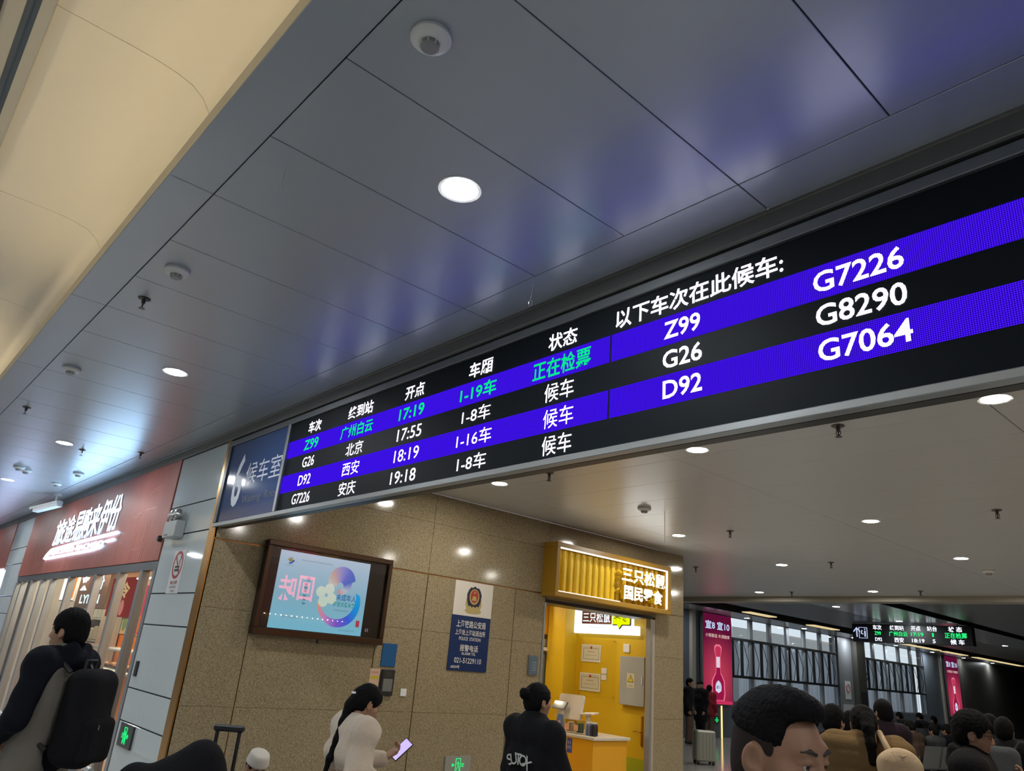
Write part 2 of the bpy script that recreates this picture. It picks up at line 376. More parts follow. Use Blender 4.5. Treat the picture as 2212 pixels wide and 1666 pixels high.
# ---- downlights
def downlight(x, y, z, label, group, r=.092, em=E_W):
    t = root('downlight', label, 'ceiling light', (x,y,z), group=group)
    part('trim_ring', MB().lathe([(r*1.02,.002),(r*1.03,-.004),(r*1.22,-.006),(r*1.26,-.002),(r*1.26,.006),(r*1.02,.006)], (x,y,z), 28, cap=False), M_WHITE, t, True)
    part('diffuser', MB().lathe([(r*1.02,-.0015),(r*.6,-.003),(.002,-.0035)], (x,y,z), 28), em, t, True)
    return t
ords = ['nearest', 'second nearest', 'third nearest', 'farthest visible']
for i, x in enumerate((-2.683,-6.958,-11.31,-15.58)):
    downlight(x, 1.815, ZC, f'{ords[i]} round white downlight in the grey front ceiling row', 'front ceiling downlights')
for x in (1.6,5.8): downlight(x, 1.815, ZC, 'round white downlight in the front ceiling beyond the right edge', 'unseen front downlights')
for x in (-19.85,-24.1): downlight(x, 1.815, ZC, 'round white downlight in the far end of the front ceiling', 'far front downlights')
for x in (5.8,1.6,-2.68,-6.96,-11.3,-15.6,-19.9,-24.1):
    for y in (-2.2,-5.4): downlight(x, y, ZC, 'round white downlight in the ceiling behind the walkway', 'downlights behind the walkway')
lab = {(5.92,0):'downlight in the passage ceiling just under the display board, left of three', (5.92,1):'downlight in the passage ceiling just under the display board, middle of three',
       (5.92,2):'large bright downlight at the right edge under the display board',
       (9.80,0):'downlight in the passage ceiling right above the yellow shop sign', (9.80,1):'bright downlight in the second row of the passage ceiling, right of the yellow sign',
       (13.05,0):'downlight in the third row of the passage ceiling, left one', (13.05,1):'downlight in the third row of the passage ceiling, right one',
       (17.1,0):'small downlight by the far ceiling beam, left one', (17.1,1):'downlight by the far ceiling beam, right one'}
for y, xs in ((5.92,(-7.03,-4.08,-1.51)),(9.80,(-7.11,-4.10,-1.2)),(13.05,(-7.15,-4.12,-1.2)),(17.1,(-10.0,-7.24,-4.1,-1.2))):
    for i, x in enumerate(xs):
        l = lab.get((y,i)); downlight(x, y, ZB, l or 'downlight in the passage ceiling hidden behind the display board', 'passage ceiling downlights' if l else 'hidden passage downlights', em=E_WP)
for i, y in enumerate((20.3,24.35,28.4,32.6,36.8,41.0,45.2,49.6)):
    downlight(-14.75, y, ZB, f'{ORD[i]} small downlight from the near end in the soffit along the hall windows', 'window soffit downlights', .085)
for i, y in enumerate((20.3,24.35,29.,34.,39.)):
    downlight(-9.6, y, ZB, ['downlight in the hall ceiling band left of the small board','downlight in the hall ceiling band just above the small board'][i] if i < 2 else f'downlight in the hall ceiling band behind the small board, {["first","second","third"][i-2]} back', 'hall band downlights', .085)
# yellow light troughs in the hall coffer
E_YEL = emit('yellow trough light', (1.,.80,.42), .75)
for i, (px, py, ln) in enumerate(((1641,1327,1.6),(1778,1355,1.9),(1945,1394,2.6),(2003,1404,2.4),(2062,1415,2.6),(2160,1437,7.0))):
    p = on_x(px, py, -13.2); zq = min(4.1, max(3.70, p[2]))
    t = root('trough_light', f'{ORD[i]} dim yellow light trough from the left in the dark hall ceiling', 'ceiling light', (p[0],p[1],zq), group='hall light troughs')
    part('diffuser', B(p[0]-.16,p[0]+.16,p[1]-ln/2,p[1]+ln/2,zq-.03,zq,c=.01), E_YEL, t); part('housing', B(p[0]-.18,p[0]+.18,p[1]-ln/2-.02,p[1]+ln/2+.02,zq,zq+.05,c=.01), M_BLACK, t)
    part('hanger', B(p[0]-.015,p[0]+.015,p[1]-.015,p[1]+.015,zq+.05,4.418), M_BLACK, t)
# ---- smoke detectors, sprinklers, hooks
def detector(x, y, z, label, group='smoke detectors', s=1.):
    t = root('smoke_detector', label, 'smoke detector', (x,y,z), group=group)
    part('base', MB().lathe([(.062*s,0),(.065*s,-.006*s),(.065*s,-.016*s),(.058*s,-.024*s),(.045*s,-.030*s),(.034*s,-.032*s)], (x,y,z), 24), M_WHITE, t, True)
    b = part('sensing_chamber', MB().lathe([(.030*s,-.030*s),(.030*s,-.046*s),(.024*s,-.052*s),(.003,-.053*s)], (x,y,z), 20), mat('detector grey', (.28,.28,.28), .5), t, True)
    for k in range(8):
        a = k*math.pi/4; part('rib', B(x+.0305*s*math.cos(a)-.002,x+.0305*s*math.cos(a)+.002,y+.0305*s*math.sin(a)-.002,y+.0305*s*math.sin(a)+.002,z-.047*s,z-.030*s), M_WHITE, b)
    return t
for (px,py,l) in ((932,78,'large white smoke detector near the top of the picture'),(384,583,'white smoke detector above the dark sprinkler in the grey ceiling'),(155,795,'white smoke detector near the cove edge at the left'),
                  (170,1022,'smoke detector on the bright left ceiling, nearer of the pair above the camera'),(123,1044,'smoke detector on the bright left ceiling, closest to the security camera')):
    p = on_z(px,py,ZC); detector(p[0],p[1],ZC,l,s=1.25)
p = on_z(1392,1097,ZB); detector(p[0],p[1],ZB,'smoke detector in the passage ceiling above the yellow sign',s=1.4)
p = on_z(2135,1232,ZB); detector(p[0],p[1],ZB,'pale smoke detector in the passage ceiling at the far right',s=1.6)
for i,(px,py) in enumerate(((42,1008),(57,1015))):
    p = on_z(px,py,ZC); t = detector(p[0],p[1],ZC,['left','right'][i]+' one of the twin small ceiling spots by the farthest downlights','twin ceiling spots',1.3)
M_SPR = mat('sprinkler metal', (.10,.09,.085), .35, .9)
def sprinkler(x, y, z, label, s=1.):
    t = root('sprinkler', label, 'sprinkler', (x,y,z), group='ceiling sprinklers')
    part('rosette', MB().lathe([(.040*s,0),(.040*s,-.004*s),(.030*s,-.010*s),(.014*s,-.012*s)], (x,y,z), 18), M_SPR, t, True)
    part('body', MB().lathe([(.012*s,-.010*s),(.013*s,-.030*s),(.009*s,-.040*s)], (x,y,z), 12), M_SPR, t, True)
    part('frame_arms', MB().tube([(x-.012*s,y,z-.036*s),(x-.015*s,y,z-.052*s),(x,y,z-.070*s)],.003*s,6).tube([(x+.012*s,y,z-.036*s),(x+.015*s,y,z-.052*s),(x,y,z-.070*s)],.003*s,6).cyl((x,y,z-.04*s),(x,y,z-.066*s),.004*s,n=8), M_SPR, t)
    part('deflector', MB().lathe([(.003,-.068*s),(.020*s,-.071*s),(.021*s,-.074*s),(.003,-.074*s)], (x,y,z), 14), M_SPR, t)
for (px,py,l) in ((312,645,'dark sprinkler below the smoke detector in the grey front ceiling'),(58,880,'dark sprinkler at the left by the cove edge'),(178,972,'small sprinkler right of the third front downlight'),(305,978,'small sprinkler over the white pier')):
    p = on_z(px,py,ZC); sprinkler(p[0],p[1],ZC,l,1.1)
for (px,py,l) in ((1187,1021,'sprinkler under the display board above the granite wall'),(1577,1147,'sprinkler in the passage ceiling right of the yellow sign'),(1795,1215,'sprinkler between the two third row downlights'),
                  (1810,920,'big sprinkler hanging just below the display board at right'),(2153,1102,'sprinkler in the passage ceiling at the right edge'),(1503,1225,'small sprinkler beside the end of the granite wall'),
                  (1710,1279,'tiny sprinkler by the far beam, left one'),(1988,1277,'tiny sprinkler by the far beam, right one')):
    p = on_z(px,py,ZB); sprinkler(p[0],p[1],ZB,l,1.35)
M_WIRE = mat('steel wire', (.5,.5,.5), .3, .9)
p = on_z(618,362,ZC)
thing('wire_hook', MB().tube([(p[0],p[1],ZC),(p[0]-.004,p[1],ZC-.05),(p[0]-.002,p[1],ZC-.10)]+[(p[0]-.002+.018*math.sin(a),p[1],ZC-.122+.020*math.cos(a)) for a in [i*.6 for i in range(11)]],.0012,6), M_WIRE, 'thin wire loop hanging from the grey front ceiling', 'hook')
p = on_z(1154,597,ZC)
thing('wire_hook', MB().tube([(p[0],p[1],ZC),(p[0]-.004,p[1]-.002,ZC-.10),(p[0]-.012,p[1]-.004,ZC-.165)]+[(p[0]-.012+.016*math.sin(a),p[1]-.004,ZC-.185+.020*math.cos(a)) for a in [i*.6 for i in range(14)]],.0018,6), M_WIRE, 'tangled wire hanging in front of the trim over the display board', 'hook')
p = on_z(1436,1105,ZB)
thing('ceiling_cord', MB().tube([(p[0],p[1],ZB),(p[0]+.003,p[1],ZB-.2),(p[0],p[1]+.004,ZB-.42)],.004,6), M_WHITE, 'thin white cord hanging from the passage ceiling above the yellow sign', 'cord')
# security camera
p = on_z(128,1068,ZC); x, y = p[0], 2.75
t = root('security_camera', 'white bullet security camera under the ceiling above the red shop sign', 'camera', (x,y,ZC))
part('mount', MB().lathe([(.07,0),(.07,-.02),(.03,-.03),(.022,-.03),(.022,-.16),(.04,-.17)], (x,y,ZC), 16), M_WHITE, t, True)
bd = Vector((-.86,-.46,-.20)).normalized(); c0 = Vector((x,y,ZC-.21))-bd*.12
sidev = bd.cross(Vector((0,0,1))).normalized(); upv = sidev.cross(bd)
mb = MB().prism([(-.06,-.05),(.06,-.05),(.06,.035),(.042,.052),(-.042,.052),(-.06,.035)], c0, sidev, upv, -.60)
part('housing', mb, M_WHITE, t)
part('sunshield', MB().prism([(-.07,.01),(-.07,.048),(-.045,.066),(.045,.066),(.07,.048),(.07,.01),(.064,.01),(.064,.045),(.042,.059),(-.042,.059),(-.064,.045),(-.064,.01)], c0, sidev, upv, -.68), M_WHITE, t)
part('lens', MB().cyl(c0+bd*.61, c0+bd*.632, .038, n=20), M_BLACK, t)

# ================================================================ DISPLAY BOARD
Y0 = 2.995
t = root('departure_board', 'long black LED departure board with blue rows hanging over the passage', 'display board', (-3.0,3.02,2.811))
M_SCREEN = mat('led module black', (.006,.009,.012), .55, spec=.12)
fr = MB().box(-8.42,2.6,2.975,3.04,2.811,2.852,c=.004)
part('frame_rail', fr, M_LGREY, t); part('frame_rail', B(-8.42,2.6,2.975,3.04,3.735,3.795,c=.004), M_GREY, t)
part('frame_post', B(-8.42,-8.335,2.975,3.04,2.852,3.735,c=.004), mat('dark frame', (.06,.06,.06), .35, .5), t)
part('frame_post', B(-6.905,-6.855,2.975,3.04,2.852,3.735,c=.004), M_LGREY, t)
part('frame_post', B(2.55,2.6,2.975,3.04,2.852,3.735,c=.004), M_LGREY, t)
scr = part('screen', B(-6.855,2.55,3.0,3.04,2.852,3.735), M_SCREEN, t)
L_BLUE = led('led blue', (.045,.006,.80), .95); L_W = led('led white', (.92,.86,1.0), 3.0); L_G = led('led green', (.0,.85,.22), 1.15)
Z0, RH = 2.854, .1732
def rz(i): return Z0+RH*(4.5-i)              # i = 0 header .. 4
for r in (1,3):
    zc = rz(r)
    part('blue_row', B(-6.850,-2.668,2.9985,3.0005,zc-RH/2,zc+RH/2), L_BLUE, scr); part('blue_row', B(-2.655,2.54,2.9985,3.0005,zc-RH/2,zc+RH/2), L_BLUE, scr)
def row_text(body, r, px0, px1, m, h=.118, bold=.012, dz=0.):
    z = rz(r)+dz; x0, x1 = x_on_board(px0, z), x_on_board(px1, z)
    part('lettering', text_mb(body, ((x0+x1)/2,2.997,z), EX, EZ, w=x1-x0, h=h, bold=bold), m, scr)
for body, a, b in (('车次',668,695),('终到站',754,807),('开点',877,918),('车厢',1015,1065),('状态',1186,1248)): row_text(body,0,a,b,L_W)
row_text('以下车次在此候车:',0,1331,1692,L_W,h=.125,bold=.016)
for r, items in ((1,(('Z99',658,688,L_G,.105),('广州白云',737,806,L_G,.12),('17:19',863,917,L_G,.10),('1-19车',995,1073,L_G,.118),('正在检票',1152,1277,L_G,.132),('Z99',1435,1513,L_W,.105),('G7226',1757,1952,L_W,.108))),
                 (2,(('G26',654,679,L_W,.098),('北京',748,784,L_W,.118),('17:55',859,911,L_W,.098),('1-8车',999,1060,L_W,.112),('候车',1177,1240,L_W,.125),('G26',1432,1517,L_W,.105),('G8290',1763,1960,L_W,.108))),
                 (3,(('D92',645,671,L_W,.098),('西安',740,776,L_W,.118),('18:19',852,905,L_W,.098),('1-16车',987,1062,L_W,.112),('候车',1174,1239,L_W,.125),('D92',1432,1517,L_W,.105),('G7064',1768,1972,L_W,.108))),
                 (4,(('G7226',631,669,L_W,.098),('安庆',732,768,L_W,.118),('19:18',844,898,L_W,.098),('1-8车',988,1050,L_W,.112),('候车',1171,1235,L_W,.125)))):
    for body, a, b, m, h in items: row_text(body, r, a, b, m, h, bold=.016 if m is L_G or a > 1400 else .0)
# waiting room sign panel
s = root('waiting_room_sign', 'navy glass sign with a big number six at the left end of the board', 'sign', (-7.62,3.02,2.852))
part('panel', B(-8.335,-6.905,2.992,3.03,2.852,3.735,c=.003), mat('navy glass', (.032,.062,.165), .10, spec=.35), s)
M_SIGNW = mat('sign pale print', (.50,.53,.62), .4)
def bx(px,py): return on_y(px,py,2.99)
p0, p1 = bx(490,1095), bx(540,980)
part('numeral', text_mb('6', ((p0[0]+p1[0])/2,2.990,(bx(513,1093)[2]+bx(525,982)[2])/2), EX, EZ, w=p1[0]-p0[0]-.10, h=bx(525,982)[2]-bx(513,1093)[2], bold=.022), M_SIGNW, s)
a, b = bx(535,1020), bx(617,1000)
part('lettering', text_mb('候车室', ((a[0]+b[0])/2-.06,2.990,3.335), EX, EZ, w=(b[0]-a[0])*.93, h=.245, bold=.0), M_SIGNW, s)
a, b = bx(523,1075), bx(604,1060)
part('lettering', text_mb('Waiting  Room', ((a[0]+b[0])/2,2.990,3.045), EX, EZ, w=b[0]-a[0], h=.105, bold=-.004), mat('sign dark print', (.012,.014,.02), .4), s)

# ================================================================ LEFT SHOP FASCIA
M_RED = mat('red fascia', (.42,.12,.09), .42, noise=(2.5,.12,(.37,.10,.075)))
t = root('shop_fascia', 'red fascia with white glowing train shop sign over the glass shopfront', 'shop sign', (-14.6,3.0,2.51))
fb = part('fascia_board', B(-19.3,-10.06,2.985,3.05,2.512,3.82,c=.004), M_RED, t)
M_REDL = mat('red fascia line', (.50,.19,.14), .35)
random.seed(4)
for i in range(26):
    x = random.uniform(-19.1,-10.3); z = random.uniform(2.6,3.7); w = random.uniform(.15,.5)
    part('brick_print', B(x,x+w,2.983,2.9855,z,z+.012), M_REDL, fb)
for x in (-18.3,-17.9,-16.9,-15.4,-14.9,-13.3,-12.2,-11.4,-10.9):
    z1 = random.uniform(2.75,3.2); part('brick_print', MB().box(x,x+.025,2.983,2.9855,2.52,z1).box(x+.09,x+.115,2.983,2.9855,2.52,z1+.05), M_REDL, fb)
E_FASCIA = emit('fascia channel letter', (.42,.70,1.), 13.)
# letters: 旅途易购来伊份 growing to the right, slanted
pxs = [(110,140,1140,1182),(137,157,1122,1180),(150,175,1112,1172),(168,196,1105,1168),(187,214,1098,1162),(205,240,1090,1157),(232,266,1080,1152)]
chars = '旅途易购来伊份'
zs = [(3.02,3.50),(3.02,3.52),(3.02,3.54),(3.03,3.56),(3.03,3.57),(3.04,3.60),(3.05,3.62)]
xe = [-16.65,-15.83,-15.17,-14.60,-14.08,-13.50,-12.95,-12.36]
for i, ch in enumerate(chars):
    z0, z1 = zs[i]; x0, x1 = xe[i], xe[i+1]
    part('letter', text_mb(ch, ((x0+x1)/2,2.970,(z0+z1)/2), EX, EZ, w=(x1-x0)*.97, h=z1-z0, bold=.010, depth=.0), E_FASCIA, t)
    part('letter_return', text_mb(ch, ((x0+x1)/2,2.985,(z0+z1)/2), EX, EZ, w=(x1-x0)*.97, h=(z1-z0), bold=.010, depth=.013), M_LGREY, t)
part('letter_row', text_mb('EACHGO-EACHGO', (-14.70,2.972,2.885), EX, EZ, w=3.55, h=.085, bold=.012, shear=.2), E_FASCIA, t)
tr = MB().tube([(-12.25,2.972,3.0),(-14.2,2.972,2.985),(-15.6,2.972,2.96),(-16.55,2.972,2.945),(-16.85,2.972,2.86),(-17.0,2.972,2.79),(-16.85,2.972,2.79),(-15.0,2.972,2.795),(-13.6,2.972,2.80),(-13.1,2.972,2.82),(-12.95,2.972,2.84)],.022,8)
tr.tube([(-12.75,2.972,2.895),(-12.35,2.972,2.90)],.02,8)
part('train_outline', tr, E_FASCIA, t, True)
t2 = root('shop_fascia', 'red fascia corner of the next shop at the far left edge', 'shop sign', (-23.5,3.0,2.51))
part('fascia_board', B(-27,-21.42,2.985,3.05,2.75,3.82,c=.004), M_RED, t2); part('lightbox', B(-26.8,-21.5,2.95,3.05,1.9,2.72,c=.01), emit('pale blue lightbox', (.55,.66,1.), 5.), t2)
struct('wall_shop_left', B(-30,-21.4,3.08,3.3,FL,3.82), M_PLASTER)

# glass shopfront
t = root('shopfront', 'tall grey framed glass shopfront under the red fascia', 'shopfront', (-14.6,3.03,FL))
part('head_rail', B(-19.3,-10.06,3.0,3.09,2.40,2.51,c=.004), M_GREY, t); part('floor_rail', B(-19.3,-10.06,3.0,3.09,FL,FL+.08,c=.004), M_GREY, t)
mx = [-19.25,-18.69,-17.72,-16.79,-15.95,-14.59,-12.915,-11.671,-10.65,-10.12]
for i, x in enumerate(mx): part('mullion', B(x-.045,x+.045,2.99,3.10,FL+.08,2.40,c=.006), M_LGREY, t)
for i in range(len(mx)-1): part('pane', B(mx[i]+.045,mx[i+1]-.045,3.040,3.048,FL+.08,2.40), glass('shopfront glass', (.97,.97,.96), .0, 1.22), t)
rl = root('guard_rail', 'pale steel guard rail along the glass shopfront', 'rail', (-14,2.6,FL))
part('rail', MB().cyl((-19.0,2.6,.262),(-9.25,2.6,.262),.030,n=12), mat('satin rail', (.62,.64,.64), .3, .6), rl, True)
for x in (-18.5,-16.2,-13.9,-11.6,-9.5): part('rail_post', MB().cyl((x,2.6,FL),(x,2.6,.25),.02,n=10), M_LGREY, rl, True)
# emergency lamp on the pier
p = on_y(386,1145,2.95)
t = root('emergency_light', 'grey box emergency light with twin round lamps on the white pier', 'emergency light', (-9.60,3.0,2.74))
part('case', B(-9.79,-9.36,2.885,2.999,2.755,2.955,c=.008), mat('emergency case', (.45,.47,.47), .35), t)
for dx in (-.085,.075):
    x = -9.60+dx; h = part('lamp_head', MB().lathe([(.015,-.055),(.055,-.04),(.072,0),(.074,.022)], (x,2.93,3.035), 20, axis='y'), M_CHROME, t, True)
    part('reflector', MB().lathe([(.070,-.005),(.05,.006),(.002,.012)], (x,2.915-.01,3.035), 20, axis='y'), mat('lamp glass', (.75,.75,.75), .12, .7), h, True)
    part('neck', MB().cyl((x,2.93,2.955),(x,2.94,2.985),.014,n=8), M_BLACK, t)
part('button_row', B(-9.72,-9.60,2.882,2.886,2.78,2.79), M_BLACK, t)
thing('door_closer_knob', MB().lathe([(.03,-.05),(.04,-.03),(.04,0),(.02,0)], (-10.12,2.985,2.78), 12, axis='y'), M_BLACK, 'small dark knob beside the emergency light on the pier edge', 'knob', smooth=True)
# no smoking notice
t = root('no_smoking_sign', 'white no smoking notice with red ring on the white pier', 'sign', (-9.28,3.0,2.09))
pn = part('plate', B(-9.50,-9.10,2.994,2.9995,2.10,2.60,c=.002), mat('notice white', (.72,.72,.72), .35), t)
ring = MB(); n = 32; R0, R1, cx, cz = .165, .130, -9.30, 2.43
for i in range(n):
    a, b = 2*math.pi*i/n, 2*math.pi*(i+1)/n
    ring.add([(cx+R0*math.cos(a),2.9925,cz+R0*.98*math.sin(a)),(cx+R0*math.cos(b),2.9925,cz+R0*.98*math.sin(b)),(cx+R1*math.cos(b),2.9925,cz+R1*.98*math.sin(b)),(cx+R1*math.cos(a),2.9925,cz+R1*.98*math.sin(a))],[(0,1,2,3)])
ring.add([(cx-.105,2.9925,cz+.085),(cx-.085,2.9925,cz+.105),(cx+.105,2.9925,cz-.085),(cx+.085,2.9925,cz-.105)],[(0,1,2,3)])
M_REDP = mat('sign red', (.42,.03,.03), .4); M_DARKP = mat('print dark', (.02,.02,.02), .4)
part('ring', ring, M_REDP, pn); part('cigarette', MB().box(cx-.075,cx+.08,2.992,2.9935,cz-.035,cz-.012).box(cx-.075,cx+.08,2.992,2.9935,cz-.075,cz-.048), M_DARKP, pn)
part('smoke', MB().tube([(cx+.07,2.993,cz+.0),(cx+.05,2.993,cz+.04),(cx+.08,2.993,cz+.07),(cx+.06,2.993,cz+.1)],.005,6), M_DARKP, pn)
part('lettering', text_mb('禁止吸烟', (cx,2.9925,2.225), EX, EZ, w=.22, h=.04, bold=.02), M_REDP, pn)
part('lettering', text_mb('NO SMOKING', (cx,2.9925,2.175), EX, EZ, w=.22, h=.022), M_DARKP, pn)
part('fine_print', marks((cx+.02,2.9925,2.13), EX, EZ, 5, .12, .025), M_DARKP, pn)
# exit signs
def exit_sign(O, U, w, h, label, arrow, face):
    O, U = Vector(O), Vector(U); N = U.cross(Vector(EZ))
    t = root('exit_sign', label, 'exit sign', O, group=None)
    c = [O+U*a+Vector(EZ)*b for a, b in ((-w/2,-h/2),(w/2,-h/2),(w/2,h/2),(-w/2,h/2))]
    mb = MB().prism([(-w/2,-h/2),(w/2,-h/2),(w/2,h/2),(-w/2,h/2)], O, U, EZ, .022)
    pl = part('plate', mb, face, t); S = O+N*.0235; g = MB()
    q = h*.40
    def bar(a0,b0,a1,b1,r): g.tube([S+U*a0+Vector(EZ)*b0, S+U*a1+Vector(EZ)*b1], r, 5)
    r = h*.022
    for a0,b0,a1,b1 in ((-q*.45,-q*.9,-q*.45,q*.9),(-q*.45,q*.9,q*.45,q*.9),(q*.45,q*.9,q*.45,-q*.9),      # door
                        (-.02*q,q*.55,.05*q,-.05*q),(.05*q,-.05*q,-.25*q,-.75*q),(.05*q,-.05*q,.28*q,-.4*q),(.28*q,-.4*q,.3*q,-.85*q),(-.02*q,q*.4,-.28*q,.1*q),(0,q*.4,.25*q,.05*q)): bar(a0,b0,a1,b1,r*.95)
    g.lathe([(.002,-.001),(.10*q,0),(.002,.001)], S+Vector(EZ)*q*.72, 10)
    sx = 1 if arrow == 'r' else -1
    bar(sx*q*.7,0,sx*q*1.2,0,r*1.4); bar(sx*q*1.2,0,sx*q*.98,q*.2,r*1.4); bar(sx*q*1.2,0,sx*q*.98,-q*.2,r*1.4)
    for b in (.18,-.02,-.22): bar(-sx*q*.65,b*q,-sx*q*1.15,b*q,r)
    part('running_figure', g, E_GREEN, pl)
exit_sign((-9.665,2.999,.547), EX, .47, .235, 'dark low exit sign with green running figure on the white pier', 'r', mat('exit dark', (.03,.035,.035), .3))
exit_sign((XW+.001,6.735,.375), EY, .42, .21, 'low exit sign with green arrow and running figure on the granite wall', 'l', mat('exit steel', (.30,.29,.26), .4))
# dark slot on the pier
thing('key_slot', B(-9.94,-9.84,2.985,2.999,1.16,1.33,c=.004), M_BLACK, 'narrow black key slot plate on the white pier', 'switch')

# ================================================================ TELEVISION
XT = -8.30
t = root('wall_television', 'wide wall television in a dark bronze frame showing a pale blue poster', 'television', (XT,4.45,1.74))
M_BRZ = mat('bronze frame', (.06,.035,.02), .3, .6)
y0, y1, z0, z1 = 3.60, 5.295, 1.74, 2.775
for a, b, c_, d in ((y0,y1,z0,z0+.075),(y0,y1,z1-.06,z1),(y0,y0+.06,z0+.075,z1-.06),(y1-.06,y1,z0+.075,z1-.06)): part('frame_rail', B(XW+.001,-8.245,a,b,c_,d,c=.006), M_BRZ, t)
part('back_box', B(XW+.001,-8.29,y0+.02,y1-.02,z0+.02,z1-.02), M_BLACK, t)
panel = part('panel', B(-8.29,-8.285,y0+.06,y1-.06,z0+.075,z1-.06), mat('panel off', (.012,.010,.010), .25), t)
def scrn(name, col, s=.9): return emit('screen '+name, col, s)
XS = -8.284
sy0, sy1, sz0, sz1 = 3.775, 4.985, 1.822, 2.684
pic = part('picture', B(-8.285,XS,sy0,sy1,sz0,sz1), None, t)
# vertical colour wash of the displayed picture
m = bpy.data.materials.new('screen sky'); m.use_nodes = True; nt = m.node_tree; nt.nodes.clear(); e = nt.nodes.new('ShaderNodeEmission'); o = nt.nodes.new('ShaderNodeOutputMaterial')
tc = nt.nodes.new('ShaderNodeTexCoord'); sp = nt.nodes.new('ShaderNodeSeparateXYZ'); rp = nt.nodes.new('ShaderNodeValToRGB')
nt.links.new(tc.outputs['Generated'], sp.inputs[0]); nt.links.new(sp.outputs['Z'], rp.inputs['Fac']); nt.links.new(rp.outputs['Color'], e.inputs[0]); nt.links.new(e.outputs[0], o.inputs[0])
el = rp.color_ramp.elements; el[0].position = 0; el[0].color = (.20,.52,.68,1); el[1].position = 1; el[1].color = (.50,.60,.74,1); k = el.new(.45); k.color = (.26,.48,.60,1); e.inputs[1].default_value = .88
pic.data.materials.clear(); pic.data.materials.append(m)
def sc(u, v): return Vector((XS+.0006, sy0+u*(sy1-sy0), sz0+v*(sz1-sz0)))
def blob(name, pts, m, dx=0.):
    mb = MB(); P = [sc(u,v)+Vector((dx,0,0)) for u,v in pts]; mb.add([p[:] for p in P], [tuple(range(len(P)))]); return part(name, mb, m, pic)
def crescent(cx, cy, r0, r1, ox, oy, a0, a1, cols, name):
    """banded crescent: colour changes along its arc"""
    n = 24; asp = (sz1-sz0)/(sy1-sy0)
    for k in range(n):
        A, Bb = a0+(a1-a0)*k/n, a0+(a1-a0)*(k+1)/n; q = []
        for ang, r, dx, dy in ((A,r0,0,0),(Bb,r0,0,0),(Bb,r1,ox,oy),(A,r1,ox,oy)): q.append((cx+(dx+r*math.cos(ang))*asp, cy+dy+r*math.sin(ang)))
        i = k/(n-1)*(len(cols)-1); j = min(int(i), len(cols)-2); f = i-j; col = tuple(cols[j][c]*(1-f)+cols[j+1][c]*f for c in range(3))
        blob(name, q, scrn(f'{name}{k}', col))
crescent(.705,.42,.335,.285,-.03,.055,math.radians(195),math.radians(380),[(.75,.30,.22),(.55,.25,.50),(.20,.10,.60),(.05,.12,.70),(.01,.30,.75),(.02,.38,.80)],'lower_crescent')
crescent(.70,.69,.215,.055,-.02,-.06,math.radians(10),math.radians(190),[(.10,.16,.55),(.16,.18,.60),(.35,.30,.62),(.60,.40,.35),(.60,.55,.55)],'upper_crescent')
crescent(.70,.685,.16,.055,-.02,-.04,math.radians(-110),math.radians(10),[(.62,.30,.30),(.50,.55,.62),(.14,.18,.60)],'upper_crescent_tail')
part('lettering', text_mb('未成年人', sc(.775,.485), EY, EZ, w=.275, h=.082, bold=.015), scrn('blue text', (.02,.16,.42)), pic)
part('lettering', text_mb('就是关爱未来', sc(.762,.392), EY, EZ, w=.30, h=.058, bold=.012), scrn('green text', (.02,.30,.30)), pic)
part('fine_print', marks(sc(.74,.31), EY, EZ, 9, .2, .022), scrn('grey text', (.12,.22,.28)), pic)
part('lettering', text_mb('文', sc(.335,.665), EY, EZ, w=.05, h=.05), scrn('ink text', (.03,.10,.14)), pic)
part('fine_print', marks(sc(.32,.47), Vector((0,.02,-1)).normalized(), EY, 6, .26, .04), scrn('ink text', (.03,.10,.14)), pic)
part('fine_print', marks(sc(.21,.155), EY, EZ, 10, .2, .018), scrn('grey text', (.12,.22,.28)), pic)
part('fine_print', marks(sc(.40,.905), EY, EZ, 14, .42, .016), scrn('grey text', (.12,.22,.28)), pic)
part('fine_print', marks(sc(.83,.055), EY, EZ, 12, .22, .018), scrn('grey text', (.12,.22,.28)), pic)
part('seal', B(XS,XS+.001,sy0+.925*1.21,sy0+.965*1.21,sz0+.10,sz0+.175), scrn('seal red', (.45,.05,.08)), pic)
lg = MB()
for a in range(-60,61,30):
    q = math.radians(a); lg.tube([sc(.115,.86), sc(.115+.05*math.sin(q)*.7,.86+.06*math.cos(q))], .0055, 5)
part('logo', lg, scrn('logo gold', (.30,.25,.05)), pic); part('logo_swoosh', MB().tube([sc(.10,.84),sc(.125,.845),sc(.15,.88)],.008,6), scrn('logo blue', (.03,.06,.45)), pic)
part('fine_print', marks(sc(.11,.815), EY, EZ, 8, .10, .014), scrn('grey text', (.12,.22,.28)), pic)
part('speaker_icon', marks((XS+.001,5.06,1.90), EY, EZ, 2, .05, .04), scrn('icon', (.4,.4,.5)), panel)
part('glass', B(-8.262,-8.258,y0+.055,y1-.055,z0+.07,z1-.055), glass('television glass', (.97,.97,.97), .0, 1.62), t)
part('sensor', MB().lathe([(.012,0),(.014,-.02),(.010,-.045)], (-8.28,4.42,1.74), 10), M_BLACK, t)

